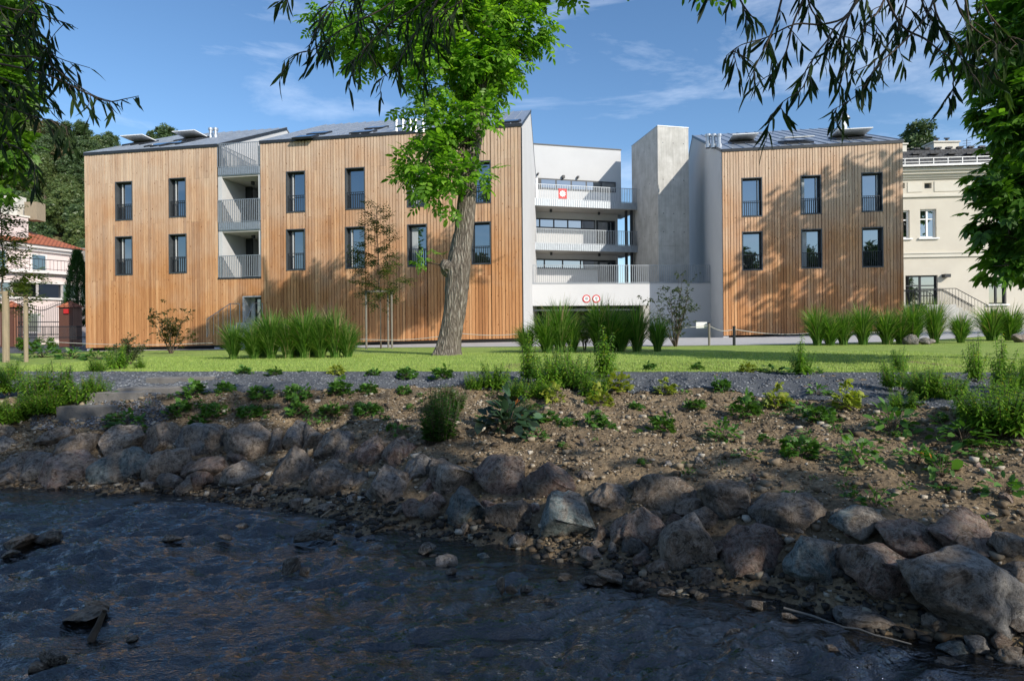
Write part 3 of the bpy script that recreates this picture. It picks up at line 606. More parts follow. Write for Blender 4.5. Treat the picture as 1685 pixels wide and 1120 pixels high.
for (a0, a1, z0, z1, mm) in ((.1, 1.05, 8.95, 10.9, 'signw'), (sw-2.0, sw-.55, 5.92, 8.05, 'anth'), (sw-1.9, sw-.55, 2.95, 5.1, 'anth')):
    mb = MB(); GAf.box(mb, a0, a1, W2+.003, W2+.07, z0, z1); dr = part(mb, 'gallery_door', mm); g = MB(); GAf.box(g, a0+.12, a1-.12, W2+.072, W2+.08, z0+.25, z1-.12); g.build('pane', M['glass'], dr)
for (a, z, s_) in ((1.0, 11.15, .07), (2.85, 10.98, .14), (4.0, 11.05, .1), (.1, 11.2, .07)):
    mb = MB(); GAf.box(mb, a, a+s_*1.3, W2, W2+.22, z, z+s_*1.4); GAf.box(mb, a+.02, a+.06, W2, W2+.26, z-.05, z); part(mb, 'wall_lamp', 'anth')
for (a, z) in ((1.6, 8.3), (5.2, 8.25), (1.6, 5.3), (5.2, 5.3)):
    mb = MB(); GAf.box(mb, a, a+.14, -1.2, -1.06, z, z+.2); part(mb, 'ceiling_lamp', 'anth')
mb = MB()
for a, d in ((sw-.12, -.35), (GAf.len-.5, -.5)): GAf.box(mb, a, a+.16, d-.16, d, 2.9, 8.5)
part(mb, 'gallery_post', 'anth')
# lift tower
T0 = P(1085, 560, 39.5); tx = Vector((.975, .222)); ty = Vector((-.190, .982)); c0 = Vector((T0.x, T0.y)); zT = P(1085, 207.5, 39.5).z
c = [c0, c0+tx*2.2, c0+tx*2.2+ty*4.4, c0+ty*4.4]; mb = MB()
lv = [2.0, 5.45, 8.75, zT]
for i in range(3): mb.prism([tuple(q) for q in c], lv[i]+(.03 if i else 0), lv[i+1])
mb.prism([tuple(q+(c0+tx*1.1+ty*2.2-q).normalized()*.02) for q in c], 2.0, zT-.05)
tw = part(mb, 'lift_tower', 'concrete', lab='bare concrete lift tower')
mb = MB()
FT = Fr(c[0], c[1]); FT2 = Fr(c[3], c[0])
for fr, W_ in ((FT, 2.2), (FT2, 4.4)):
    for zz in (6.4, 7.6, 9.8, 12.2):
        for k in range(3 if W_ < 3 else 5): a = W_*(k+.5)/(3 if W_ < 3 else 5); mb.tube([fr.pt(a, -.01, zz), fr.pt(a, .004, zz)], .035, 8)
mb.build('tie_hole', M['anth2'], tw); mb = MB()
for fr, W_ in ((FT, 2.2), (FT2, 4.4)):
    for k in range(1, 2 if W_ < 3 else 4): a = W_*k/(2 if W_ < 3 else 4); fr.box(mb, a-.006, a+.006, .001, .0035, 2.1, zT-.1)
    for zz in (4.2, 7.1, 10.9): fr.box(mb, .05, W_-.05, .001, .0032, zz-.006, zz+.006)
mb.build('formwork_joint', M['soffit'], tw)
mb = MB(); mb.prism([tuple(q-(c0+tx*1.1+ty*2.2-q).normalized()*.03) for q in c], zT+.002, zT+.05); mb.build('cap', M['galv'], tw)
# ---- signs
def roundsign(px, n_, lab):
    a, z, k = FK.hit(px, 491.5); e = empty('traffic_sign', FK.pt(a, .02, z), lab, 'sign', 'round signs over the garage')
    r = .25; mb = MB(); mb.tube([FK.pt(a, .005, z), FK.pt(a, .03, z)], r, 28); mb.build('rim', M['red'], e)
    mb = MB(); mb.tube([FK.pt(a, .031, z), FK.pt(a, .036, z)], r*.72, 28); mb.build('face', M['signw'], e)
    mb = MB(); 
    if n_ == 0:
        for i, wd in enumerate((.13, .19, .19, .13)): FK.box(mb, a-wd*.55, a+wd*.55, .037, .042, z+.075-i*.05, z+.10-i*.05)
    else:
        FK.box(mb, a-.06, a+.01, .037, .042, z+.02, z+.09); FK.box(mb, a+.03, a+.08, .037, .042, z+.02, z+.07); FK.box(mb, a-.07, a+.07, .037, .042, z-.05, z-.02); FK.box(mb, a-.04, a+.04, .037, .042, z-.11, z-.08)
    mb.build('symbol', M['anth2'], e)
roundsign(965, 0, 'left round white sign with red rim above the garage opening'); roundsign(981, 1, 'right round white sign with red rim above the garage opening')
a, z, k = GAf.hit(925.5, 319); e = empty('poster', GAf.pt(a, .05, z), 'square red and white printed poster fixed on the top gallery railing', 'poster')
mb = MB(); GAf.box(mb, a-.3, a+.3, .035, .05, z-.34, z+.34); mb.build('board', M['red'], e)
mb = MB(); q = []
for i in range(18): t = 2*math.pi*i/18; rr_ = .24 if i % 2 else .17; q.append((a+rr_*math.cos(t), z+rr_*math.sin(t)))
mb.add([GAf.pt(x, .051, zz) for x, zz in q]+[GAf.pt(x, .056, zz) for x, zz in q], [tuple(range(18)), tuple(range(18, 36))]+[(i, (i+1) % 18, 18+(i+1) % 18, 18+i) for i in range(18)])
mb.build('emblem', M['signw'], e)
mb = MB()
for i in range(3): GAf.box(mb, a-.09+i*.03, a+.09-i*.02, .057, .061, z+.06-i*.07, z+.085-i*.07)
mb.build('lettering', M['red'], e)
# ================================================================ cream building on the right
crm = empty('cream_house', (30, 38, 0), 'cream rendered old house with dark tiled roof and string course behind the right block', 'house')
FC = Fr((23.0, 38.7), (48, 36.6)); zg = 10.0
def rc(x0, y0, x1, y1): return rect(FC, x0, y0, x1, y1)
Wc = [rc(1514,344,1541,391), rc(1477,346,1497,392), rc(1627,455,1656,500), rc(1490,453,1543,502), rc(1600,344,1627,391), rc(1660,344,1690,391)]
Wc[4] = rc(1640,344,1668,391); Wc = Wc[:5]
small = [rc(1521,301,1533,310), rc(1480,301,1489,310), rc(1636,297,1650,306)]
mb = MB()
for x0, x1, z0, z1 in cells(Wc+small, 0, FC.len, -1.0, zg): FC.box(mb, x0, x1, -.4, 0, z0, z1)
FC.box(mb, 0, FC.len, -12, -.8, -1, zg-.02); part(mb, 'wall', 'cream', crm)
def trim(z0, z1, d, m='cream2', a0=0, a1=None, d0=0): 
    mb = MB(); FC.box(mb, a0, a1 or FC.len, d0+.002, d, z0, z1); return mb
zs_ = FC.hit(1550, 417)[1]
mb = MB(); FC.box(mb, -.1, FC.len+.1, .002, .10, zs_-.22, zs_); FC.box(mb, -.1, FC.len+.1, .002, .16, zs_, zs_+.07)
FC.box(mb, -.1, FC.len+.1, .002, .12, zg-1.75, zg-1.6); FC.box(mb, -.1, FC.len+.1, .002, .07, zg-1.6, zg-1.52); FC.box(mb, -.1, FC.len+.1, .002, .10, zg-.62, zg-.5)
FC.box(mb, -.1, FC.len+.1, .002, .22, zg-.5, zg-.35); FC.box(mb, -.1, FC.len+.1, .002, .38, zg-.35, zg-.18); FC.box(mb, -.1, FC.len+.1, .002, .52, zg-.18, zg-.0)
a = 0
for q in sorted(small): FC.box(mb, max(a+.15, 0), q[0]-.15, .002, .035, zg-1.42, zg-.78) if q[0]-.15 > a+.2 else None; a = q[1]
part(mb, 'cornice', 'cream2', crm)
for q in small:
    mb = MB(); FC.box(mb, q[0], q[1], -.3, -.25, q[2], q[3]); part(mb, 'attic_window', 'anth2', crm)
for i, q in enumerate(Wc):
    a0, a1, z0, z1 = q; mb = MB(); dark = i == 3; f = .09; D = -.22
    m_ = 'anth' if dark or i == 2 else 'signw'
    FC.box(mb, a0, a0+f, D, D+.07, z0, z1); FC.box(mb, a1-f, a1, D, D+.07, z0, z1); FC.box(mb, a0+f, a1-f, D, D+.068, z0, z0+f); FC.box(mb, a0+f, a1-f, D, D+.068, z1-f, z1)
    am = (a0+a1)/2; FC.box(mb, am-.05, am+.05, D, D+.075, z0+f, z1-f)
    hz = (z1-z0); FC.box(mb, a0+f, a1-f, D, D+.06, z0+hz*.64, z0+hz*.64+.07)
    if dark: FC.box(mb, am+.05, a1-f, D, D+.05, z0+hz*.3, z0+hz*.3+.06)
    wn = part(mb, 'window', m_, crm); g = MB(); FC.box(g, a0+f, a1-f, D+.01, D+.02, z0+f, z1-f); g.build('pane', M['glass'], wn)
    if not dark: mb = MB(); FC.box(mb, a0-.12, a1+.12, .002, .12, z0-.1, z0-.01); mb.build('sill', M['signw'], wn)
# roof
mb = MB(); e0, e1 = Vector(FC.pt(-.6, .6, 0)[:2]), Vector(FC.pt(FC.len+1, .6, 0)[:2]); r0, r1 = Vector(FC.pt(1.5, -6.5, 0)[:2]), Vector(FC.pt(FC.len-3, -6.5, 0)[:2]); b0, b1 = Vector(FC.pt(-.6, -13, 0)[:2]), Vector(FC.pt(FC.len+1, -13, 0)[:2])
zr = P(1540, 249, 45.0).z
mb.add([(*e0, zg+.1), (*e1, zg+.1), (*r1, zr), (*r0, zr), (*b0, zg+.1), (*b1, zg+.1), (*e0, zg+.02), (*e1, zg+.02)], [(0,1,2,3), (3,2,5,4), (0,3,4), (1,5,2), (6,7,1,0)])
rf_ = part(mb, 'roof', 'tile_dark', crm)
mb = MB()
for k in range(14):
    t = k/14; nrow = 90; p0 = e0.lerp(r0, t); p1 = e1.lerp(r1, t); z = zg+.1+(zr-zg-.1)*t
    mb.hexa([(*p0, z), (*p1, z), (*(p1+Vector((0,.3))), z+.02), (*(p0+Vector((0,.3))), z+.02), (*p0, z+.05), (*p1, z+.05), (*(p1+Vector((0,.3))), z+.14), (*(p0+Vector((0,.3))), z+.14)])
for i in range(9): 
    a = .5+i*.95; FC.box(mb, a+3, a+3.55, -1.6-i*.0-(8-i)*.35, -1.1-(8-i)*.35, zg+1.05+(8-i)*.13, zg+1.13+(8-i)*.13)
for i in range(26): a = i*.75; FC.box(mb, a+1.5, a+1.9, -6.45, -6.2, zr-.02, zr+.10)
mb.build('tiles_and_snow_stops', M['tile_dark'], rf_)  # tile courses plus the small snow stops, built into the same mesh
mb = MB(); FC.box(mb, -.5, FC.len, .60, .74, zg+.03, zg+.16); FC.box(mb, -.5, FC.len, .50, .54, zg+.55, zg+.60); FC.box(mb, -.5, FC.len, .50, .54, zg+.33, zg+.37)
for i in range(30): a = i*.85; FC.box(mb, a, a+.05, .49, .55, zg+.1, zg+.6)
part(mb, 'gutter', 'steel', crm)
for (x0, x1, y0, y1, dp) in ((1537,1578,234,262,46),(1480,1492,238,262,44)):
    p0 = P(x0, y1, dp); p1 = P(x1, y0, dp); mb = MB(); mb.box(p0.x, p1.x, p0.y, p0.y+1.2, p0.z-.8, p1.z); mb.box(p0.x-.08, p1.x+.08, p0.y-.08, p0.y+1.28, p1.z, p1.z+.1)
    ch = part(mb, 'chimney', 'cream2', crm)
    if x1 > 1500:
        m2 = MB(); 
        for f_ in (.3, .7): q = p0.lerp(p1, f_); m2.tube([(q.x, q.y+.5, p1.z+.1), (q.x, q.y+.5, p1.z+.4)], .1, 8); m2.tube([(q.x-.2, q.y+.5, p1.z+.45), (q.x+.2, q.y+.5, p1.z+.45)], .05, 6)
        m2.build('chimney_pot', M['anth'], ch)
p = P(1591, 262, 45); mb = MB(); mb.tube([p, p+Vector((0,0,1.5))], .025, 5)
for k in range(4): mb.tube([p+Vector((-.3,0,.8+.18*k)), p+Vector((.3,0,.85+.18*k))], .015, 4)
part(mb, 'antenna', 'anth', crm)
a, z, k = FC.hit(1555, 454); mb = MB(); FC.box(mb, a-.2, a+.15, .0, .35, z-.1, z+.1); part(mb, 'wall_lamp', 'anth', crm)
mb = MB(); a0 = FC.hit(1486, 520)[0]; a1 = FC.hit(1552, 520)[0]
FC.box(mb, a0, a1, .002, 1.3, -1, Wc[3][2]-.02)
for k in range(5): FC.box(mb, a1+.001+.35*k, a1+.35*(k+1), .002, 1.3, -1, Wc[3][2]-.02-.2*(k+1))
part(mb, 'door_steps', 'concrete', crm)
mb = MB(); zt_ = Wc[3][2]
for sh in (1.28, .05):
    mb.tube([FC.pt(a0, sh, zt_+.95), FC.pt(a1, sh, zt_+.95), FC.pt(a1+1.8, sh, zt_-.1)], .025, 5)
    for i in range(24):
        a = a0+(a1+1.8-a0)*i/23; zz = zt_+.95 if a < a1 else zt_+.95-1.05*(a-a1)/1.8; mb.tube([FC.pt(a, sh, zz-.95), FC.pt(a, sh, zz)], .012, 4)
part(mb, 'handrail', 'anth', crm)
# ================================================================ pale villa on the left
vil = empty('villa', (-40, 50, 0), 'pale pink villa with curved bay, balcony and red tiled roof at the left edge', 'villa')
V1 = Fr((-44, 42.5), (-39.6, 55.0)); mb = MB(); zc = 7.7
V1.box(mb, 0, V1.len, -12, 0, -1, zc); part(mb, 'wall', 'pink', vil)
mb = MB(); V1.box(mb, -.3, V1.len+.3, -12.3, .25, zc-.5, zc-.25); V1.box(mb, -.3, V1.len+.45, -12.3, .55, zc-.25, zc); part(mb, 'cornice', 'pinkw', vil)
mb = MB(); A_ = V1.pt(-.3, .75, 0)[:2]; B_ = V1.pt(V1.len+.7, .75, 0)[:2]; Cc = V1.pt(V1.len+.7, -12, 0)[:2]; Dd = V1.pt(-.3, -12, 0)[:2]; e1_ = V1.pt(V1.len-4.0, -3.8, 0)[:2]; e0_ = V1.pt(0, -3.8, 0)[:2]; e3 = V1.pt(0, -9, 0)[:2]; e2 = V1.pt(V1.len-4, -9, 0)[:2]
mb.add([(*A_, zc+.02), (*B_, zc+.02), (*Cc, zc+.02), (*Dd, zc+.02), (*e0_, zc+2.3), (*e1_, zc+2.3), (*e2, zc+2.3), (*e3, zc+2.3)], [(0,1,5,4), (1,2,6,5), (2,3,7,6), (3,0,4,7), (4,5,6,7), (0,3,2,1)])
part(mb, 'roof', 'tile_red', vil)
mb = MB(); V1.box(mb, -2, V1.len-3.6, -6, -.3, zc+.01, zc+2.3); part(mb, 'penthouse', 'pink', vil)
mb = MB(); V1.box(mb, -2, V1.len-3.5, -6, -.2, zc+2.301, zc+2.45); part(mb, 'roof_edge', 'cream2', vil)
for (x0, x1, y0, y1, m_) in ((40,60,332,352,'stake'),(0,28,322,346,'cream2')):
    p0 = P(x0, y1, 52); p1 = P(x1, y0, 52); mb = MB(); mb.box(p0.x, p1.x, p0.y, p0.y+1, p0.z-.5, p1.z); part(mb, 'chimney', m_, vil)
bay = [(-47, 46.2), (-40.6, 46.4), (-38.6, 46.9), (-37.4, 47.9), (-36.5, 49.3), (-36.1, 50.8), (-36.4, 52.4), (-37.2, 53.8), (-39.5, 55.0), (-47, 54)]
mb = MB(); zbh = 4.9; mb.prism(bay, -1, 2.95); mb.prism(bay, 4.15, zbh); part(mb, 'bay_wall', 'pink', vil)
cen = Vector((-41, 50)); off = lambda k: [tuple(Vector(p)+(Vector(p)-cen).normalized()*k) for p in bay]
mb = MB(); mb.prism(off(.18), 2.85, 3.0); mb.prism(off(.2), 4.1, 4.25); mb.prism(off(.45), zbh, zbh+.22); part(mb, 'bay_trim', 'pinkw', vil)
mb = MB(); mb.prism(off(-.15), 3.0, 4.12); gl = part(mb, 'bay_window', 'glass', vil)
mb = MB()
for i in range(1, 8):
    p, q = Vector(bay[i-1]), Vector(bay[i]); n = max(1, round((q-p).length/1.15))
    if i == 1: p = Vector((-43.5, 46.3)); n = 3
    for k in range(n+1):
        c_ = p.lerp(q, k/n); mb.tube([(c_.x, c_.y, 3.0), (c_.x, c_.y, 4.12)], .11, 4)
mb.build('mullion', M['pinkw'], gl)
mb = MB()
pts = [Vector(p) for p in off(.3)[:9]]
for i in range(8):
    p, q = pts[i], pts[i+1]; n = max(2, int((q-p).length/.25))
    mb.tube([(*p, 6.0), (*q, 6.0)], .03, 4); mb.tube([(*p, 5.25), (*q, 5.25)], .02, 4)
    for k in range(n): c_ = p.lerp(q, k/n); mb.tube([(*c_, 5.1), (*c_, 6.0)], .014, 4)
part(mb, 'balcony_railing', 'anth', vil)
for a, z0, z1 in ((6.5, 5.4, 7.0), (9.6, 5.4, 7.0)):
    mb = MB(); V1.box(mb, a, a+1.3, .003, .06, z0, z1); wn = part(mb, 'window', 'pinkw', vil); g = MB(); V1.box(g, a+.12, a+1.18, .061, .068, z0+.12, z1-.12); g.build('pane', M['glass'], wn)
p0 = P(38, 540, 46.1); mb = MB(); mb.box(p0.x, p0.x+1.3, 46.0, 46.15, .2, 1.7); wn = part(mb, 'window', 'pinkw', vil); g = MB(); g.box(p0.x+.1, p0.x+1.2, 45.98, 45.995, .3, 1.6); g.build('pane', M['glass'], wn)
# gate
def pillar(x0, x1, lab):
    p = P(x0, 555, 38.5); q = P(x1, 505, 38.5); e = empty('gate_pillar', (p.x, p.y, p.z), lab, 'pillar', 'brick gate pillars'); mb = MB(); mb.box(p.x, q.x, p.y, p.y+.8, p.z-.6, q.z); mb.build('shaft', M['brick'], e)
    mb = MB(); cx, cy = (p.x+q.x)/2, p.y+.4; h = (q.x-p.x)/2+.12
    mb.add([(cx-h,cy-.52,q.z),(cx+h,cy-.52,q.z),(cx+h,cy+.52,q.z),(cx-h,cy+.52,q.z),(cx,cy,q.z+.42)], [(0,3,2,1),(0,1,4),(1,2,4),(2,3,4),(3,0,4)]); mb.build('cap', M['tile_red'], e)
    return p, q, e
_, qa, _ = pillar(0, 21, 'brick gate pillar with tiled cap at the left picture edge'); pb_, _, eR = pillar(97, 120, 'brick gate pillar with tiled cap and small red sign beside the conifer')
mb = MB(); c_ = P(108, 512, 38.4); mb.box(c_.x-.14, c_.x+.14, c_.y, c_.y+.08, c_.z-.14, c_.z+.14); mb.build('house_number_sign', M['red'], eR)
gate = empty('iron_gate', (qa.x, 38.9, 0), 'black wrought iron double gate with curved top between brick pillars', 'gate'); mb = MB()
xa, xb = qa.x, pb_.x; n = 22; zb_ = P(50, 553, 38.9).z; ztp = P(50, 508, 38.9).z
for i in range(n+1):
    t = i/n; h = ztp-.1+.35*math.cos((t*2-1)*math.pi)*-1*.6+.2; x = xa+(xb-xa)*t
    mb.tube([(x, 38.9, zb_), (x, 38.9, h+.25)], .018, 4)
mb.build('bars', M['anth'], gate)
mb = MB(); mb.tube([(xa+(xb-xa)*i/20, 38.9, ztp+.1-.21*math.cos((i/10-1)*math.pi)) for i in range(21)], .03, 4); mb.tube([(xa, 38.9, zb_+.9), (xb, 38.9, zb_+.9)], .03, 4); mb.tube([(xa, 38.9, zb_+.1), (xb, 38.9, zb_+.1)], .03, 4); mb.build('rails', M['anth'], gate)
# low grey fence in front of the conifer and rubble wall behind
fe = empty('metal_fence', (-27, 36, -.6), 'low dark metal fence by the driveway at the corner of the larch block', 'fence'); mb = MB()
p, q = P(28, 560, 35), P(142, 560, 36.4)
for i in range(60): 
    c_ = p.lerp(q, i/59); mb.tube([(c_.x, c_.y, p.z), (c_.x, c_.y, P(100, 536, 35.5).z)], .012, 4)
mb.tube([(p.x, p.y, P(100, 537, 35.5).z), (q.x, q.y, P(100, 537, 35.5).z)], .025, 4); mb.tube([(p.x, p.y, p.z+.15), (q.x, q.y, p.z+.15)], .025, 4); mb.build('bars', M['anth'], fe)
mb = MB(); c_ = P(150, 415, 62); mb.box(c_.x-7, c_.x+5, 62, 63, -1, P(130, 408, 62).z); tag(mb.build('rubble_wall', M['drystone']), 'pale rubble retaining wall at the foot of the wooded hill', 'wall')
# ================================================================ vegetation helpers
def tmpl(kind):
    """leaf templates: verts (along, across, up), quad faces"""
    def lance(o, d, l, w, droop=0.0, up=0):
        d = np.array(d, float); d /= np.linalg.norm(d); sd = np.array([-d[1], d[0], 0]); o = np.array(o, float); z = np.array([0, 0, 1.])
        pts = [o, o+d*l*.35+sd*w*.5-z*l*droop*.15+z*up, o+d*l*.35-sd*w*.5-z*l*droop*.15+z*up, o+d*l*.7+sd*w*.38-z*l*droop*.5, o+d*l*.7-sd*w*.38-z*l*droop*.5, o+d*l-z*l*droop]
        return pts, [(0,1,3,2), (2,3,5,4)] if False else [(0,1,3,3), (0,3,4,4), (0,4,2,2), (3,5,4,4)]
    V = []; Fc = []
    def add(p, f):
        b = len(V); V.extend(p); Fc.extend([tuple(i+b for i in q) for q in f])
    def diam(o, d, l, w, dr=0):
        d = np.array(d, float); d /= np.linalg.norm(d); sd = np.array([-d[1], d[0], 0]); o = np.array(o, float); z = np.array([0, 0, 1.])
        add([o, o+d*l*.45-sd*w*.5+z*w*.12, o+d*l-z*l*dr, o+d*l*.45+sd*w*.5+z*w*.12], [(0,1,2,3)])
    def oval(o, d, l, w, dr=0.0):
        d = np.array(d, float); d /= np.linalg.norm(d); sd = np.array([-d[1], d[0], 0]); o = np.array(o, float); z = np.array([0, 0, 1.])
        add([o, o+d*l*.3-sd*w*.45+z*w*.1, o+d*l*.7-sd*w*.42+z*w*.08-z*l*dr*.5, o+d*l-z*l*dr, o+d*l*.7+sd*w*.42+z*w*.08-z*l*dr*.5, o+d*l*.3+sd*w*.45+z*w*.1, o+d*l*.5-z*l*dr*.3], [(0,1,2,6), (6,2,3,4), (0,6,4,5)])
    if kind == 'leaf': diam((0,0,0), (1,0,0), 1, .55, .1)
    if kind == 'lance': oval((0,0,0), (1,0,0), 1, .155, .18)
    if kind == 'oval': oval((0,0,0), (1,0,0), 1, .55, .15)
    if kind == 'walnut':
        for i, t in enumerate((.25, .5, .75)):
            for s in (1, -1): oval((t, 0, -.05*t), (.55, s, -.1), .42+.1*(i == 1), .20, .15)
        oval((.9, 0, -.05), (1, 0, 0), .5, .24, .2)
    if kind == 'palm':
        for a, l in ((-75,.6), (-38,.85), (0,1), (38,.85), (75,.6)): oval((0,0,0), (math.cos(R(a)), math.sin(R(a)), 0), l, .34, .35)
    if kind == 'lobed':
        for a, l in ((-80,.6), (-35,.8), (0,.9), (35,.8), (80,.6)): diam((.0,0,0), (math.cos(R(a)), math.sin(R(a)), 0), l, .55, .12)
    if kind == 'whorl':
        for a in range(0, 360, 72): diam((0,0,0), (math.cos(R(a)), math.sin(R(a)), 0), 1, .28, .35)
    if kind == 'twig':
        for i in range(5):
            diam((i*.2,0,0), (.6, 1 if i % 2 else -1, 0), .4, .22, .1)
        diam((1,0,0), (1,0,0), .35, .2, .1)
    if kind == 'clump':
        r = random.Random(3)
        for i in range(9):
            a = r.uniform(0, 6.28); u = r.uniform(-.5, 1); b = len(V); o = np.array([math.cos(a)*.6*r.random(), math.sin(a)*.6*r.random(), u*.5])
            p = np.array([[r.uniform(-1,1), r.uniform(-1,1), r.uniform(-.6,.6)] for _ in range(3)])*.42+o; V.extend(list(p)); Fc.append((b, b+1, b+2, b+2))
    return np.array(V), np.array(Fc)
def basis(D, U):
    D = D/np.linalg.norm(D, axis=1, keepdims=True); S = np.cross(U, D); n = np.linalg.norm(S, axis=1, keepdims=True); S = np.where(n > 1e-5, S/np.maximum(n, 1e-6), [[1,0,0]]); Uu = np.cross(D, S); return D, S, Uu
def inst(T, Pp, D, U, S):
    V, Fc = T; Pp = np.asarray(Pp, float); D, Sd, Uu = basis(np.asarray(D, float), np.asarray(U, float)); S = np.asarray(S, float)[:, None, None]
    W = Pp[:, None]+S*(V[None, :, 0:1]*D[:, None]+V[None, :, 1:2]*Sd[:, None]+V[None, :, 2:3]*Uu[:, None])
    n = len(Pp); f = Fc[None]+(np.arange(n)*len(V))[:, None, None]; return W.reshape(-1, 3), f.reshape(-1, Fc.shape[1])
def leafmesh(name, parts):
    Vs = []; F3 = []; F4 = []; b = 0
    for V, f in parts:
        Vs.append(V); tri = f[:, 2] == f[:, 3]; F3.append(f[tri][:, :3]+b); F4.append(f[~tri]+b); b += len(V)
    return mesh_np(name, np.vstack(Vs), [x for x in (np.vstack(F3), np.vstack(F4)) if len(x)])
def runit(n, up=0):
    v = rng.normal(size=(n, 3)); v /= np.linalg.norm(v, axis=1, keepdims=True); v[:, 2] += up; return v/np.linalg.norm(v, axis=1, keepdims=True)
T_ = {k: tmpl(k) for k in ('leaf', 'lance', 'oval', 'walnut', 'palm', 'lobed', 'whorl', 'twig', 'clump')}
def cloud(blobs, ncl, per, cr_, size, kind, shell=.55, droop=-.25, squash=.7):
    """clumps inside ellipsoids (x,y,z,rx,ry,rz), leaves round each clump"""
    B = np.array(blobs, float); wt = B[:, 3]*B[:, 4]*B[:, 5]; wt = wt**.7; idx = rng.choice(len(B), ncl, p=wt/wt.sum()); u = runit(ncl); r = shell+(1-shell)*rng.random(ncl)**.6
    c = B[idx, :3]+u*r[:, None]*B[idx, 3:]; cs = cr_*(.6+.8*rng.random(ncl))
    n = rng.poisson(per, ncl).clip(3); ci = np.repeat(np.arange(ncl), n); v = runit(len(ci)); rr = rng.random(len(ci))**.5
    off = v*rr[:, None]*cs[ci][:, None]*[1, 1, squash]; Pp = c[ci]+off; outw = Pp-B[idx[ci], :3]; outw /= np.maximum(np.linalg.norm(outw, axis=1, keepdims=True), 1e-3)
    D = outw*.6+v*.7+runit(len(ci))*.5; D[:, 2] += droop; U = runit(len(ci))*.45+[0, 0, 1]; S = size*(.6+.7*rng.random(len(ci)))
    return inst(T_[kind], Pp, D, U, S), c
def limb(mb, a, b, r0, r1, n=6, wob=.08, k=6, sag=0):
    a, b = Vector(a), Vector(b); L_ = (b-a).length; pts = []; 
    for i in range(n+1):
        t = i/n; p = a.lerp(b, t); q = L_*wob*math.sin(math.pi*t); p += Vector((random.uniform(-1, 1), random.uniform(-1, 1), random.uniform(-1, 1)))*q*.5+Vector((0, 0, sag*L_*math.sin(math.pi*t))); pts.append(p)
    mb.tube(pts, [r0+(r1-r0)*i/n for i in range(n+1)], k, False); return pts
# ---------------------------------------------------------------- the leaning walnut
wal = empty('walnut_tree', P(735, 582, 18), 'large leaning tree with thick furrowed trunk and bright green crown before the middle block', 'tree')
cl = [(733,590,27,18),(735,580,25,18),(739,560,22.5,18),(744,535,21.5,18),(749,505,21.5,18),(752,470,22.5,18),(754,440,23.5,18),(759,410,20.5,18),(764,380,18.5,18),(768,340,18,18),(771,300,17,18),(777,250,15.5,18.1),(786,200,14.5,18.2),(792,150,13.5,18.3),(798,90,12.5,18.4),(803,30,11,18.5),(806,-60,9,18.6),(800,-160,6,18.6),(790,-250,3,18.6)]
K = 40; pts = []; rad = []
for i in range(len(cl)-1):
    for j in range(8):
        t = j/8; q = [cl[i][k]*(1-t)+cl[i+1][k]*t for k in range(4)]; pts.append(P(q[0], q[1], q[3])); rad.append(q[2]*q[3]/F*.86)
V = []
for i, (p, r) in enumerate(zip(pts, rad)):
    for j in range(K): a = 2*math.pi*j/K; V.append((p.x+math.cos(a)*r, p.y+math.sin(a)*r, p.z))
V = np.array(V); nr = len(pts); ctr = np.repeat(np.array([tuple(p) for p in pts]), K, 0); dirv = V-ctr; rr_ = np.linalg.norm(dirv, axis=1, keepdims=True); dn_ = dirv/rr_
ang = np.arctan2(dn_[:, 1], dn_[:, 0]); nsp = np.column_stack([np.cos(ang)*2.6, np.sin(ang)*2.6, V[:, 2]*.9])
rid = 1-np.abs(fbm(nsp*2.2, 3)); V = V+dn_*(rr_*(.10*fbm(nsp*.5, 3)[:, None]+.085*(rid[:, None]-.6)))
flare = np.exp(-(V[:, 2]-V[:, 2].min())/.22)[:, None]; V = V+dn_*flare*.10*(1+.6*np.sin(ang*5+1))[:, None]
i0 = (np.arange(nr-1)[:, None]*K+np.arange(K)[None]).ravel(); j1 = (np.arange(nr-1)[:, None]*K+(np.arange(K)+1)[None] % K).ravel()
link('trunk', mesh_np('trunk', V, [np.column_stack([i0, j1, j1+K, i0+K])], True), wal, M['bark'])
kb = P(738, 440, 17.9); bm = bmesh.new(); bmesh.ops.create_icosphere(bm, subdivisions=4, radius=.26)
for v in bm.verts: v.co *= 1+.35*float(fbm(np.array([v.co[:]])*5, 3)[0])*.6; v.co.x *= .95
me = bpy.data.meshes.new('burl'); bm.to_mesh(me); bm.free(); me.transform(Matrix.Translation(kb)); [setattr(p_, 'use_smooth', True) for p_ in me.polygons]; link('burl', me, wal, M['bark'])
def blob(px, py, d, r, ry=None, rz=None): p = P(px, py, d); s = d/F; return (p.x, p.y, p.z, r*s, (ry or r)*s, (rz or r)*s)
wb = [blob(780,60,18.4,78), blob(700,28,18.6,85), blob(855,35,18.2,44), blob(625,55,18.8,62), blob(735,110,18,72), blob(800,120,18.2,55), blob(575,35,19,45), blob(830,95,18,38), blob(700,150,18,48), blob(760,190,17.8,45), blob(715,205,17.8,42), blob(745,250,17.5,42), blob(695,268,17.4,34), blob(770,285,17.5,30), blob(735,300,17.4,38), blob(700,300,17.3,30), blob(835,60,18.4,50)]
up_ = [blob(720,-25,18.5,75,75,50), blob(905,-80,18.5,70,75,60), blob(1185,-125,18,100,80,80), blob(1050,-100,18.3,60,60,42), blob(830,-60,18.6,80,70,60)]
mb = MB(); tops = [P(785,210,18.2), P(793,140,18.3), P(800,70,18.4), P(804,10,18.5), P(806,-60,18.6)]
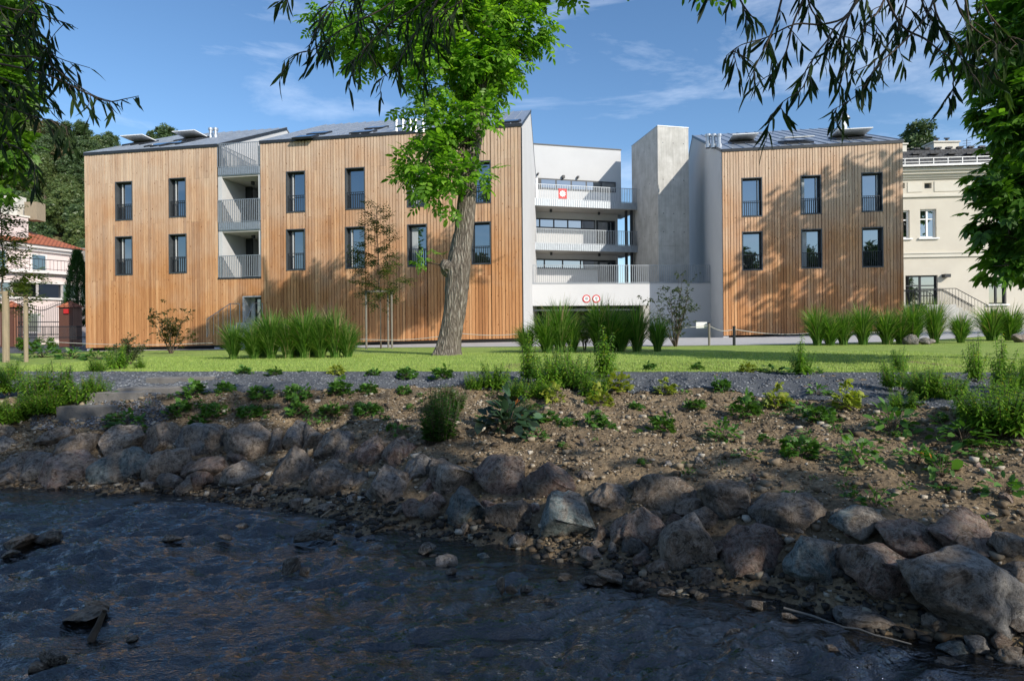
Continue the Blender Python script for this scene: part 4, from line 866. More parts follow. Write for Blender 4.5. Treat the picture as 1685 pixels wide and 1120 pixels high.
for b in wb+up_[:4]:
    c_ = Vector(b[:3]); t = min(tops, key=lambda q: (q-c_).length+max(0, q.z-c_.z)*.5); limb(mb, t, c_, .07, .02, 6, .12, 6)
    for _ in range(6): e = c_+Vector((random.uniform(-1,1)*b[3], random.uniform(-1,1)*b[4], random.uniform(-1,1)*b[5]))*.8; limb(mb, c_, e, .022, .006, 4, .1, 4)
mb.build('branches', M['bark2'], wal, smooth=True); mb = MB()
for e in ((700,432),(688,425),(716,438),(722,415)): limb(mb, kb, P(*e, 17.9), .02, .006, 4, .1, 4)
mb.build('side_shoot', M['bark2'], wal, smooth=True)
a1, _ = cloud(wb, 285, 9, .36, .44, 'walnut', .35, -.35)
a2, _ = cloud(up_, 290, 9, .6, .52, 'walnut', .3, -.3)
a3, _ = cloud([blob(702,430,17.9,14), blob(722,420,17.9,9), blob(692,425,17.9,8)], 8, 4, .12, .20, 'walnut', .2, -.2)
link('crown', leafmesh('crown', [a1, a2, a3]), wal, M['walnut'])
# ---------------------------------------------------------------- willows over the creek: trunks stand behind the camera
def willow(base, crown, boughs, label, limbs, ncl, seed, offleaf=.42):
    e = empty('willow_tree', base, label, 'tree', 'willows whose boughs hang into the picture'); random.seed(seed)
    mb = MB(); top = Vector((base[0]*.95, base[1]+.3, 3.2)); limb(mb, (base[0], base[1], base[2]-.4), top, .42, .3, 10, .05, 14)
    for b in crown: limb(mb, top, b[:3], .20, .05, 8, .1, 8)
    for a, b in limbs: limb(mb, a, b, .05 if (Vector(b)-Vector(a)).length > 3 else .016, .012, 8, .05, 7)
    mb.build('trunk', M['bark2'], e, smooth=True)
    if ncl:
        c1, _ = cloud(crown, ncl, 11, .75, offleaf, 'leaf', .25, -.6); link('upper_crown', leafmesh('upper_crown', [c1]), e, M['willow'])
    tw = MB(); Pp = []; D = []; S = []; U = []
    def leaves_on(pts, dens, sz):
        for i in range(len(pts)-1):
            a, b = Vector(pts[i]), Vector(pts[i+1]); L_ = (b-a).length; n = max(1, int(L_*dens+random.random())); t_ = (b-a).normalized()
            for k in range(n):
                p = a.lerp(b, (k+random.random())/n); side = Vector((random.gauss(0, 1), random.gauss(0, 1), random.gauss(-.3, .6))).normalized(); d = t_*.75+side*.62+Vector((0, 0, -.62))
                Pp.append(tuple(p)); D.append(tuple(d)); S.append(sz*random.uniform(.65, 1.2)); U.append((random.gauss(0, .7), random.gauss(-.5, .7), random.gauss(.4, .7)))
    for (pp, d0, d1, nsub, lsub) in boughs:
        n = len(pp); pts = [P(x, y, d0+(d1-d0)*i/(n-1)) for i, (x, y) in enumerate(pp)]
        # smooth
        q = []
        for i in range(n-1):
            for j in range(4):
                t = j/4; a, b = pts[i], pts[i+1]; pr = pts[max(i-1, 0)]; nx = pts[min(i+2, n-1)]; q.append(.5*((2*a)+(b-pr)*t+(2*pr-5*a+4*b-nx)*t*t+(3*a-pr-3*b+nx)*t**3))
        q.append(pts[-1]); m = len(q); tw.tube(q, [.006*(1-i/m)+.0015 for i in range(m)], 5, False)
        leaves_on(q[m//2:], 18, .12)
        for _ in range(int(nsub*.42)):
            i = random.randrange(int(m*.08), m-1); a = q[i]; dr_ = (q[i+1]-a).normalized(); v = dr_*random.uniform(.2, .9)+Vector((random.gauss(0, .7), random.gauss(0, .5), random.uniform(-.9, .15))); v.normalize(); L_ = lsub*random.uniform(.5, 1.3); s = [a]; 
            for k in range(5): v = (v+Vector((0, 0, -.16))+Vector((random.gauss(0, .1),)*3)).normalized(); s.append(s[-1]+v*L_/5)
            tw.tube(s, [.0035, .003, .0025, .002, .0015, .001], 4, False); leaves_on(s[1:], 27, .13)
    tw.build('twigs', M['bark2'], e, smooth=True)
    link('foliage', leafmesh('foliage', [inst(T_['lance'], Pp, D, U, S)]), e, M['willow']); return e
bR = [([(1420,-90),(1405,10),(1375,44),(1361,67),(1338,97),(1321,144),(1288,168),(1266,195)],3.4,3.1,16,.17),
 ([(1430,-60),(1398,20),(1355,40),(1308,40),(1261,62),(1220,74),(1195,92)],3.5,3.2,16,.17),
 ([(1560,-80),(1536,0),(1519,34),(1482,74),(1442,110),(1418,150),(1388,171),(1368,182)],3.6,3.3,20,.18),
 ([(1440,-50),(1479,37),(1522,64),(1542,80),(1566,100),(1569,141),(1569,160)],3.6,3.4,14,.14),
 ([(1530,-60),(1540,20),(1572,74),(1596,114),(1606,140)],3.7,3.6,14,.18),
 ([(1300,-60),(1278,30),(1264,67),(1244,107),(1232,132)],3.3,3.2,14,.14),
 ([(1350,-60),(1308,30),(1294,84),(1278,110),(1266,130)],3.4,3.3,14,.15),
 ([(1220,-60),(1215,-10),(1235,25),(1255,40)],3.3,3.2,10,.16), ([(1180,-60),(1170,-20),(1163,5)],3.3,3.3,5,.1), 
 ([(1480,-70),(1450,10),(1420,50),(1400,90),(1385,120)],3.6,3.4,24,.18), ([(1500,-70),(1490,10),(1470,60),(1440,100),(1400,120)],3.7,3.5,26,.18),
 ([(1450,-60),(1400,20),(1380,70),(1350,90)],3.5,3.4,20,.16), ([(1560,-60),(1580,20),(1620,60),(1660,80)],3.7,3.8,24,.2), ([(1600,-60),(1620,10),(1650,50),(1690,90)],3.7,3.8,24,.22),([(1330,-60),(1330,0),(1345,30),(1370,50)],3.5,3.4,16,.15),
 ([(1500,-70),(1520,10),(1540,40),(1570,60)],3.6,3.6,20,.18), ([(1580,-60),(1600,60),(1630,110),(1660,150)],3.9,3.9,18,.2)]
bC = [([(760,-80),(700,0),(640,40),(600,80),(572,108)],4.3,4.0,22,.2), ([(700,-80),(650,0),(560,50),(520,80),(488,88)],4.3,4.0,22,.2), ([(780,-80),(720,0),(680,60),(650,110),(618,135)],4.4,4.1,22,.2),
 ([(500,-60),(480,-20),(472,8)],4.0,4.0,6,.12), ([(800,-80),(740,0),(700,40),(660,80)],4.5,4.3,22,.22), ([(650,-80),(600,0),(590,50),(620,110)],4.4,4.2,20,.2), ([(820,-80),(760,0),(720,30),(690,100)],4.5,4.4,20,.2),([(640,-80),(560,-10),(530,30),(505,85)],4.4,4.1,18,.18)]
bL = [([(-90,60),(0,90),(60,95),(100,120),(150,155),(185,167)],4.0,3.8,26,.2), ([(-90,-30),(0,10),(50,20),(90,32),(120,42)],4.0,3.8,26,.2), ([(-90,10),(0,40),(60,70),(95,95),(148,112)],4.1,3.9,26,.2),
 ([(-90,130),(0,170),(50,190),(90,200),(120,215)],4.1,3.9,24,.2), ([(-90,180),(0,230),(40,250),(62,280)],4.1,4.0,20,.2), ([(-90,-80),(0,-20),(60,0),(90,10)],4.0,3.8,20,.2), ([(-100,100),(-20,120),(30,140),(70,150)],4.2,4.0,26,.2), ([(-90,60),(-10,60),(40,60),(80,80)],4.2,4.0,24,.2),([(-100,20),(-20,30),(30,40),(60,50)],4.2,4.0,26,.2),([(-90,200),(-10,150),(40,170),(95,180)],4.2,4.0,20,.2),
 ([(-90,90),(60,118),(150,157),(180,167),(205,163),(228,158)],3.9,3.75,12,.10)]
hub = Vector((4.5, 1.5, 4.6)); hubc = Vector((.5, 1.8, 4.4)); hubl = Vector((-5.2, 2.2, 3.6))
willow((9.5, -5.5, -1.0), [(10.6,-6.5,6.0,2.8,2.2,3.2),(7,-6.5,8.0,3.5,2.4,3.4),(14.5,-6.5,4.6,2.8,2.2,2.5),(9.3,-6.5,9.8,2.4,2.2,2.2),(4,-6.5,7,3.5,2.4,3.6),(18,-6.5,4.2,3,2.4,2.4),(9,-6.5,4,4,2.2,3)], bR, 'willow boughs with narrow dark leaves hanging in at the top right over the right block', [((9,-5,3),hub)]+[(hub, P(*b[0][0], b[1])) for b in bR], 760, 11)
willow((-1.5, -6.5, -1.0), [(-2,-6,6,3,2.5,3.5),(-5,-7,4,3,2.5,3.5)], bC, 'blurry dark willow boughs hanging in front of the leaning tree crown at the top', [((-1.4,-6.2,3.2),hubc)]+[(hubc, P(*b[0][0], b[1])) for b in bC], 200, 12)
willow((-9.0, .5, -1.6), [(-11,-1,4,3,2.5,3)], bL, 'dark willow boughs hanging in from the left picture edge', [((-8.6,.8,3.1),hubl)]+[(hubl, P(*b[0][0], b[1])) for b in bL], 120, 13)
random.seed(5)
# ---------------------------------------------------------------- other trees
def tree(name, base, crown, label, m, size, kind, ncl, per, cr_, h, r0=.25, group=None, bark_='bark2', shell=.4, lean=0, cat='tree', droop=-.25):
    e = empty(name, base, label, cat, group); mb = MB(); b0 = Vector(base); top = Vector((b0.x+lean, b0.y, h)); limb(mb, b0-Vector((0,0,.3)), top, r0, r0*.45, 8, .03, 9)
    for b in crown:
        c_ = Vector(b[:3]); zz = max(b0.z+.5, min(h, c_.z-b[5]*.4)); t = b0.lerp(top, min(1, max(.2, (zz-b0.z)/(h-b0.z)))); limb(mb, t, c_, r0*.35, r0*.1, 6, .1, 6)
        for _ in range(5): limb(mb, c_, c_+Vector((random.uniform(-1,1)*b[3], random.uniform(-1,1)*b[4], random.uniform(-.8,1)*b[5]))*.85, r0*.1, r0*.03, 4, .1, 4)
    mb.build('trunk', M[bark_], e, smooth=True); a, _ = cloud(crown, ncl, per, cr_, size, kind, shell, droop); link('crown', leafmesh('crown', [a]), e, M[m]); return e
# chestnut at the right edge
tree('chestnut_tree', (11.6, 12.6, -.7), [blob(1700,60,11.5,105,100,80), blob(1690,170,11.5,72), blob(1700,250,11.2,85), blob(1690,340,11,68), blob(1712,410,11,70,60,55), blob(1655,290,11.2,32,30,26), blob(1648,330,11,30,30,26), blob(1650,100,11.8,35), blob(1660,390,10.9,32,30,25), blob(1665,435,10.8,30,30,18), blob(1655,180,11.5,30,30,28), blob(1800,150,11.5,110), blob(1800,330,11.5,100), blob(1780,0,11.5,120)],
 'dark broadleaf tree with hand-shaped leaves filling the right picture edge', 'chest', .24, 'palm', 620, 9, .35, 5.2, .22)
# tall tree outside the frame on the right: dapples the right block
tree('maple_tree', (33, 20.5, -.4), [(30,20.5,13.5,3.6,2.6,2.6),(33.5,21,12.0,3.4,2.6,2.6),(28.0,20.5,10.2,2.8,2.6,2.2),(31,20,8.5,3.4,2.6,2.4),(35,21,14.5,3.0,2.8,3),(33,20,17,3.4,2.6,2.6),(27.2,21,14.6,1.6,2.0,1.4),(29,20,17.4,2.4,2.0,1.6)],
 'broad tree at the right beyond the picture edge', 'chest', .42, 'lobed', 520, 7, .9, 12, .35)
# broadleaf tree behind the left willow
tree('broadleaf_tree', (-15.5, 14, -.8), [blob(8,60,16,42), blob(22,130,16,34), blob(0,160,16,42), blob(14,235,16,34), blob(-20,250,16,55), blob(35,85,16,24), blob(40,165,16,18), blob(-60,100,16,80), blob(5,300,16,26), blob(5,-20,16,60)],
 'light green leafy tree behind the dark willow boughs at the left edge', 'broad', .26, 'lobed', 270, 9, .45, 6, .22, lean=-.2)
# young trees
def young(name, px, py, d, hpx, label, wpx, n, staked, m='young', seed=1, group=None, s0=.25):
    random.seed(seed); b = P(px, py, d); s = d/F; b.z = gz(b.x, b.y); h = hpx*s; e = empty(name, b, label, 'tree', group); mb = MB(); top = b+Vector((random.uniform(-.05,.05)*h, 0, h)); tr_ = limb(mb, b, top, .035, .008, 10, .02, 7); Pp = []; D = []
    for i in range(n):
        t = s0+(1-s0)*(i+.5)/n; p = b.lerp(top, t); a = i*2.4; l = wpx*s*.5*(1.1-.75*abs(t-.42)/.6)*random.uniform(.6, 1.1); v = Vector((math.cos(a), math.sin(a)*.8, random.uniform(.1, .75))).normalized(); q = limb(mb, p, p+v*l, .012, .003, 5, .08, 5, .06)
        for j in range(int(l/.032)):
            k = random.random()**.8; pt = q[0].lerp(q[-1], .25+.75*k); idx = min(len(q)-1, int((.25+.75*k)*len(q))); pt = q[idx]+Vector((random.gauss(0,.07), random.gauss(0,.07), random.gauss(0,.05))); Pp.append(tuple(pt)); D.append((v.x+random.gauss(0,.6), v.y+random.gauss(0,.6), v.z-.3+random.gauss(0,.4)))
    mb.build('trunk', M['bark2'], e, smooth=True); n_ = len(Pp); link('crown', leafmesh('crown', [inst(T_['twig'], Pp, D, runit(n_)*.4+[0,0,1], rng.uniform(.20,.36,n_))]), e, M[m])
    return e, b
eY, b = young('young_tree', 627, 571, 24.5, 235, 'slender young tree tied between timber stakes in front of the larch wall', 84, 34, True, seed=3)
# stakes
st_ = empty('tree_stakes', b, 'three timber stakes with cross rail supporting the slender young tree', 'tree support')
for x in (603, 639, 645): q = P(x, 572, 24.3 if x != 639 else 25.2); q.z = gz(q.x, q.y); mb = MB(); mb.tube([q-Vector((0,0,.2)), Vector((q.x, q.y, P(x, 479, 24.5).z))], .04, 8); mb.build('stake', M['stake2'], st_)
mb = MB(); zc_ = P(622, 480, 24.5).z; mb.tube([(P(602,480,24.3).x, P(602,480,24.3).y, zc_), (P(647,480,24.3).x, P(647,480,24.3).y, zc_)], .045, 8); mb.build('cross_rail', M['stake2'], st_)
eY2, b2 = young('young_tree', 10, 585, 18, 250, 'young open-branched tree at the left edge in front of the villa', 120, 34, True, 'young', 8, s0=.3)
st2 = empty('tree_stakes', b2, 'two round pale timber stakes with cross bar beside the left young tree', 'tree support')
for x, wd in ((10, 5), (43, 3.2)): q = P(x, 586, 17.5); q.z = gz(q.x, q.y); mb = MB(); mb.tube([q-Vector((0,0,.2)), Vector((q.x, q.y, P(x, 479 if x < 20 else 488, 17.5).z))], wd*.0175, 10); mb.build('stake', M['stake'], st2)
mb = MB(); mb.tube([P(0, 482, 17.5), P(50, 486, 17.5)], .04, 8); mb.build('cross_rail', M['stake'], st2)
# shrubs
def shrub(name, px, py, d, wpx, hpx, label, m, nst, leafs, kind='leaf', seed=1, dens=1.0, group=None, spread=.9, base=None, cat='shrub'):
    random.seed(seed); b = P(px, py, d) if base is None else Vector(base); s = (base is None and d or b.y)/F; 
    b.z = gz(b.x, b.y)-.01 if base is None else b.z; w_, h_ = wpx*s, hpx*s; e = empty(name, b, label, cat, group); mb = MB(); Pp = []; D = []
    for i in range(nst):
        a = 2*math.pi*i/nst+random.uniform(-.3,.3); rr = random.random()**.6; tip = b+Vector((math.cos(a)*rr*w_*.5*spread, math.sin(a)*rr*w_*.4*spread, h_*random.uniform(.55, 1.0)*(1.05-.35*rr))); q = limb(mb, b+Vector((math.cos(a), math.sin(a), 0))*.03, tip, max(.004, h_*.008), .002, 7, .07, 5, .04)
        for j in range(7):
            k = random.randint(2, 7); p = q[min(k, len(q)-1)]; v = Vector((random.gauss(0,1), random.gauss(0,.8), random.uniform(0,.9))).normalized(); l = h_*.16*random.uniform(.5,1.3); mb.tube([p, p+v*l*.5, p+v*l+Vector((0,0,-.02))], [.003,.002,.001], 4, False)
            for z_ in range(int(9*dens)): t = random.uniform(.1,1.1); Pp.append(tuple(p+v*l*t+Vector((random.gauss(0,.02),)*3))); D.append((v.x+random.gauss(0,.7), v.y+random.gauss(0,.7), random.gauss(-.1,.5)))
    mb.build('stems', M['bark2'], e, smooth=True); n_ = len(Pp); link('leaves', leafmesh('leaves', [inst(T_[kind], Pp, D, runit(n_)*.5+[0,0,1], leafs*rng.uniform(.6,1.3,n_))]), e, M[m]); return e
shrub('shrub', 281, 577, 24, 78, 90, 'bronze-green open shrub standing alone in front of the left larch wall', 'shrubred', 12, .13, seed=2, dens=1.6)
shrub('shrub', 1112, 572, 22, 108, 128, 'tall airy multi-stemmed shrub in front of the white garage wall', 'shrub', 15, .12, seed=4, dens=1.3, spread=1.05)
shrub('shrub', 212, 592, 15, 60, 50, 'grey-green twiggy shrub above the concrete steps', 'shrub', 22, .06, 'leaf', seed=6, dens=1.2)
shrub('shrub', 962, 575, 20, 26, 75, 'thin reddish stalky shrub between the tall grasses', 'shrubred', 9, .10, seed=9, dens=.9)
# conifer beside the villa
e = empty('conifer', P(128, 535, 40), 'dense dark green cone-shaped conifer at the corner of the larch block', 'conifer'); b = P(128, 545, 40); z1 = P(128, 418, 40).z
mb = MB(); mb.tube([b, Vector((b.x, b.y, z1-.5))], [.12, .03], 6); mb.build('trunk', M['bark2'], e)
n_ = 3200; t = rng.random(n_)**1.2; a = rng.random(n_)*6.283; rr = .72*np.minimum(1, (1-t)*1.35)**.7*(.7+.35*rng.random(n_)); Pp = np.column_stack([b.x+np.cos(a)*rr, b.y+np.sin(a)*rr, b.z+.3+t*(z1-b.z-.2)]); D = np.column_stack([np.cos(a)*.6, np.sin(a)*.6, np.full(n_, .9)])+runit(n_)*.3
link('crown', leafmesh('crown', [inst(T_['twig'], Pp, D, runit(n_), rng.uniform(.14,.3,n_))]), e, M['cypress'])
# ---------------------------------------------------------------- wooded hill: every tree a thing (copies of four kinds)
def far_tree_proto(i, kind):
    m = ('hill1','hill2','hill1','hill3')[kind]; e = empty('pine_tree' if kind == 0 else 'hill_tree', (0,0,0)); mb = MB(); mb.tube([(0,0,-1),(0,0,3.5),(.2,0,6)], [.28,.2,.08], 6, False)
    if kind == 0: cr = [(0,0,6,1.8,1.8,2.0),(.6,0,4.2,2.0,1.8,1.1),(-.7,.2,7.4,1.4,1.3,1.1),(.4,0,8.6,.9,.9,1.0)]
    else: cr = [(0,0,4.2,2.7,2.5,2.6),(1.5,-.3,3.2,1.8,1.6,1.6),(-1.6,0,3.4,1.9,1.6,1.7),(.3,0,6.0,1.8,1.7,1.3)]
    for c in cr: limb(mb, (0,0,3), c[:3], .12, .04, 4, .1, 4)
    a, _ = cloud(cr, 150, 11, .62, .62, 'clump', .62, 0); me = mb.build('trunk', M['bark2'], e, local=True); me.location = (0,0,0); cm = leafmesh('crown', [a]); cm['local'] = 1; link('crown', cm, e, M[m]); return e
protos = [far_tree_proto(i, i % 4) for i in range(4)]; used = set()
names_ = ['dark pine with flat tufted top', 'mid green rounded tree', 'dense dark green tree', 'yellowish dry-looking tree']
cnt = 0; spots = []
random.seed(21)
for row, (yy, n_) in enumerate(((66,11),(77,12),(90,13),(104,14),(118,14),(133,14),(148,13))):
    for i in range(n_):
        px = -45+ (255 if row < 5 else 235)*(i+random.uniform(.1,.9))/n_; x = (px-CX)/F*yy; y = yy+random.uniform(-3,3); spots.append((x, y, row, px))
for k, (x, y, row, px) in enumerate(spots):
    kd = random.choice((0,1,2,1,2,3)) if row < 4 else random.choice((0,0,2,1,3)); c = protos[kd] if kd not in used else copy_tree(protos[kd]); used.add(kd)
    z = float(hillf(np.array([x]), np.array([y]))[0]); c.location = (x, y, z-.2); s = random.uniform(.7, 1.15); c.scale = (s*random.uniform(.9,1.15), s, s*random.uniform(.85,1.2)); c.rotation_euler = (0,0,random.uniform(0,6.28))
    c['label'] = names_[kd]+(' at the foot of the wooded slope behind the villa', ' low on the wooded slope', ' on the lower half of the wooded slope', ' halfway up the wooded slope', ' on the upper half of the wooded slope', ' just below the crest of the wooded slope', ' on the crest of the wooded slope')[row]; c['category'] = 'tree'; c['group'] = names_[kd]+'s on the hillside'
for j, (px, y, d, sc_) in enumerate(((250,246,75,.62),(272,238,75,.7),(293,240,75,.5),(222,250,75,.45),(1508,262,75,1.0))):
    c = copy_tree(protos[0]); b = P(px, y, d); c.location = (b.x, b.y, b.z-2.5*sc_-2.6); c.scale = (sc_*1.1, sc_, sc_); c.rotation_euler = (0,0,j*1.3)
    c['label'] = 'treetop showing above the left zinc roof' if px < 1000 else 'treetop showing above the dark tiled roof of the cream house'; c['category'] = 'tree'
    if px < 1000: c['group'] = 'treetops above the left roof'
    elif 'group' in c: del c['group']
for j, (px, d, zz) in enumerate(((1010,70,1.5),(1028,74,1.2),(1046,72,1.7))):
    c = copy_tree(protos[2]); x = (px-CX)/F*d; c.location = (x, d, -1); c.scale = (.9,.9,.75); c['label'] = 'green tree glimpsed through the gap beside the lift tower'; c['category'] = 'tree'; c['group'] = 'trees seen through the gallery gap'
# ================================================================ planted things
ORD = ['first','second','third','fourth','fifth','sixth','seventh','eighth','ninth','tenth','eleventh','twelfth','thirteenth','fourteenth','fifteenth','sixteenth','seventeenth','eighteenth','nineteenth','twentieth']
def rots(c, loc, s, rz, sz=None): c.location = loc; c.scale = (s, s, sz or s); c.rotation_euler = (0, 0, rz)
def proto_obj(name, pieces):
    """pieces: (name, mesh, material); returns an Empty with its parts at the origin"""
    e = empty(name)
    for n, me, m in pieces: me['local'] = 1; link(n, me, e, m)
    return e
class Pool:
    def __init__(s, protos): s.p = protos; s.used = set()
    def get(s, i):
        i %= len(s.p)
        if i in s.used: return copy_tree(s.p[i])
        s.used.add(i); return s.p[i]
def grass_mesh(n, seed, h=1.0, sp=.42, wd=.011, droop=.5):
    r = np.random.default_rng(seed); a = r.random(n)*6.283; r0 = .10*np.sqrt(r.random(n)); out_ = sp*(.15+.85*r.random(n)); hh = h*(.45+.75*r.random(n)**.8); V = []; K = 6
    az = a+r.normal(0,.5,n); wv = np.column_stack([-np.sin(az), np.cos(az), 0*az])
    for k in range(K+1):
        t = k/K; rad = r0+out_*t**1.7; z = hh*(t-.0)*(1-droop*.42*t*t*(out_/sp)*1.3); rad2 = rad+out_*.35*t**4; c = np.column_stack([np.cos(a)*rad2, np.sin(a)*rad2, z]); w_ = wd*(1-t**2.5*.93); V.append(c-wv*w_); V.append(c+wv*w_)
    V = np.stack(V, 1); base = (np.arange(n)*(2*(K+1)))[:, None]; Fq = np.concatenate([base+np.array([[2*k, 2*k+1, 2*k+3, 2*k+2]]) for k in range(K)]); return mesh_np('blades', V.reshape(-1, 3), [Fq])
M['straw'] = leafmat('dry_grass_blade', (.30,.26,.12), (.42,.36,.18), None, .3, .6)
gp = Pool([proto_obj('grass_clump', [('blades', grass_mesh((480,560,400,520,440)[i], 30+i, sp=(.50,.62,.42,.55,.48)[i], droop=(.5,.75,.4,.6,.9)[i]), M['mgrass']), ('dry_blades', grass_mesh((50,34,60,30,44)[i], 60+i, h=1.08, sp=.45, wd=.008, droop=.4), M['straw'])]) for i in range(5)])
def grasses(lst, where, group, d, hgt):
    for i, (px, py, s, *k) in enumerate(sorted(lst)):
        dd = k[0] if k else d; c = gp.get(i); b = P(px, py, dd); z = gz(b.x, b.y); rots(c, (b.x, b.y, z), s*hgt, i*2.1, s*hgt*(1.05+.17*math.sin(i*2.3+px)))
        n = len(lst); lab = 'leftmost' if i == 0 else ('rightmost' if i == n-1 else ORD[i]+' from the left')
        tag(c, f'tall green grass clump, {lab} {where}', 'grass clump', group)
grasses([(384,590,.85),(418,592,1.0),(446,590,1.12),(474,592,1.15),(502,590,1.2),(528,588,1.15),(552,586,1.15),(572,584,1.0),(432,582,1.0,18.6),(488,582,1.05,18.6),(515,582,1.05,18.6)], 'in the bed left of the leaning tree', 'grass clumps left of the leaning tree', 17.3, 1.10)
grasses([(866,575,.8),(900,580,1.1),(922,580,1.2),(942,578,.9),(985,578,1.15),(1004,580,1.3),(1022,577,1.0),(1048,574,1.0),(1082,572,.8)], 'in the bed before the garage', 'grass clumps before the garage', 18.5, 1.2)
grasses([(1345,566,1.0),(1366,562,1.05),(1388,567,1.0),(1420,567,1.0),(1460,567,1.2),(1482,563,1.0),(1502,564,1.0),(1538,566,1.0),(1581,562,.85)], 'in the row before the right block', 'grass clumps before the right block', 21.5, 1.25)
grasses([(1632,560,1.15),(1662,558,1.1)], 'of two wispy ones before the cream house', 'grass clumps before the cream house', 22.5, 1.3)
# perennials
def mound(seed, kind, n, size, dome=.85, flowers=0, stem=True):
    r = np.random.default_rng(seed); u = r.normal(size=(n, 3)); u[:, 2] = np.abs(u[:, 2])+.15; u /= np.linalg.norm(u, axis=1, keepdims=True); lump = 1+.28*np.sin(u[:, 0]*5+seed)*np.cos(u[:, 1]*4); rr = (.45+.55*r.random(n)**.5)*.5*lump
    Pp = u*rr[:, None]*[1, 1, 1.25*dome]; D = u*[1, 1, .35]+r.normal(size=(n, 3))*.3; U = r.normal(size=(n, 3))*.35+[0, -.25, 1]; V, f = inst(T_[kind], Pp, D, U, size*(.6+.7*r.random(n))); me = leafmesh('leaves', [(V, f)])
    mb = MB()
    for i in range(0, n, max(1, n//26)): mb.tube([(0, 0, 0), tuple(Pp[i]*[.5, .5, .6]), tuple(Pp[i])], [.010, .007, .004], 3, False)
    st_ = bpy.data.meshes.new('stems'); st_.from_pydata(mb.v, [], mb.f); out_ = [('leaves', me), ('stems', st_)]
    if flowers:
        k = r.integers(0, n, flowers); P2 = Pp[k]*1.1+[0, 0, .06]; V, f = inst(T_['whorl'], P2, r.normal(size=(flowers, 3))+[0, 0, .2], np.tile([0, -.4, 1.], (flowers, 1)), np.full(flowers, .07)); out_.append(('flowers', leafmesh('flowers', [(V, f)])))
    return out_
def spikes(seed, n, kind='whorl', size=.15, sp=.38, flowers=1, step=.045, low=.12, lean=1.0):
    r = random.Random(seed); Pp = []; D = []; U = []; S = []; Fp = []; mb = MB()
    for i in range(n):
        a = r.uniform(0, 6.28); q = math.sqrt(r.random())*sp; h = r.uniform(.6, 1.0)*(1-.35*(q/sp)**2); b = (math.cos(a)*q*.5, math.sin(a)*q*.5, 0); tip = (math.cos(a)*q*lean+r.gauss(0,.03), math.sin(a)*q*lean+r.gauss(0,.03), h); m = ((b[0]*.6+tip[0]*.4), (b[1]*.6+tip[1]*.4), h*.5); mb.tube([b, m, tip], [.006, .005, .003], 3, False); z = low
        while z < h:
            t = z/h; p = [b[k]*(1-t)+tip[k]*t for k in range(2)]+[z]; Pp.append(p); aa = r.uniform(0, 6.28); D.append((math.cos(aa), math.sin(aa), .25)); U.append((r.gauss(0,.15), r.gauss(0,.15), 1)); S.append(size*(1.15-.75*t)*r.uniform(.7, 1.2))
            if flowers and t > .55 and r.random() < .16*flowers: Fp.append((p[0]+r.gauss(0,.02), p[1]+r.gauss(0,.02), z+.01))
            z += step*r.uniform(.7, 1.2)
    V, f = inst(T_[kind], Pp, D, U, S); st_ = bpy.data.meshes.new('stems'); st_.from_pydata(mb.v, [], mb.f); out_ = [('leaves', leafmesh('leaves', [(V, f)])), ('stems', st_)]
    if Fp: V, f = inst(T_['whorl'], Fp, np.tile([1, 0, .1], (len(Fp), 1)), np.tile([0, 0, 1.], (len(Fp), 1)), np.full(len(Fp), .028)); out_.append(('flowers', leafmesh('flowers', [(V, f)])))
    return out_
def pl_pool(name, gens, leafm, flm='flower'): return Pool([proto_obj(name, [(n, me, M[{'leaves': leafm, 'stems': 'bark2', 'flowers': flm}[n]]) for n, me in g]) for g in gens])
pools = {
 'ger': pl_pool('leafy_perennial', [mound(40+i, 'lobed', 95, .21) for i in range(3)], 'ger'),
 'yel': pl_pool('yellow_green_perennial', [mound(50+i, 'lobed', 80, .23, 1.0) for i in range(2)], 'yel'),
 'rag': pl_pool('leafy_perennial', [mound(60+i, 'oval', 70, .24, .8) for i in range(2)], 'ger'),
 'lig': pl_pool('dark_leaf_perennial', [mound(70, 'oval', 130, .26, .9, 3)], 'lig', 'orange'),
 'lig2': pl_pool('round_leaf_perennial', [mound(72, 'oval', 22, .34, .8, 2)], 'ger', 'orange'),
 'loos': pl_pool('loosestrife', [spikes(80+i, 22) for i in range(3)], 'loos'),
 'tall': pl_pool('loosestrife', [spikes(90+i, 11, sp=.26) for i in range(2)], 'loos'),
 'mass': pl_pool('loosestrife', [spikes(100+i, 80, sp=.62, size=.17, flowers=1.2, step=.06) for i in range(2)], 'loos'),
 'feath': pl_pool('feathery_perennial', [spikes(110+i, 90, 'leaf', .16, .5, 0, .03, .06) for i in range(2)], 'feath')}
def plants(lst, where, looks, cat='plant'):
    lst = sorted(lst, key=lambda q: q[0]); tot = {}
    for q in lst: tot[q[4]] = tot.get(q[4], 0)+1
    seen = {}
    for i, (px, py, w_, h_, kd) in enumerate(lst):
        b = hit(px, py, 3.0, 22); s = b.y/F; c = pools[kd].get(i+px); c.location = (b.x, b.y, gz(b.x, b.y)-.01)
        base_w = {'loos': .80, 'tall': .56, 'mass': 1.28, 'feath': 1.05}.get(kd, 1.0); sc_ = w_*s/base_w; hz_ = {'loos': 1, 'tall': 1, 'mass': .95, 'feath': .95}.get(kd, .66); c.scale = (sc_, sc_, h_*s/hz_); c.rotation_euler = (0, 0, px*1.7)
        k = seen.get(kd, 0); seen[kd] = k+1; n = tot[kd]; o_ = '' if n == 1 else ('leftmost ' if k == 0 else 'rightmost ' if k == n-1 else ORD[min(k, 19)]+' ')
        tag(c, f'{o_}{looks.get(kd, LOOK[kd])} {where}'+('' if n == 1 or o_ in ('leftmost ', 'rightmost ') else ' from the left'), cat, 'plants '+where)
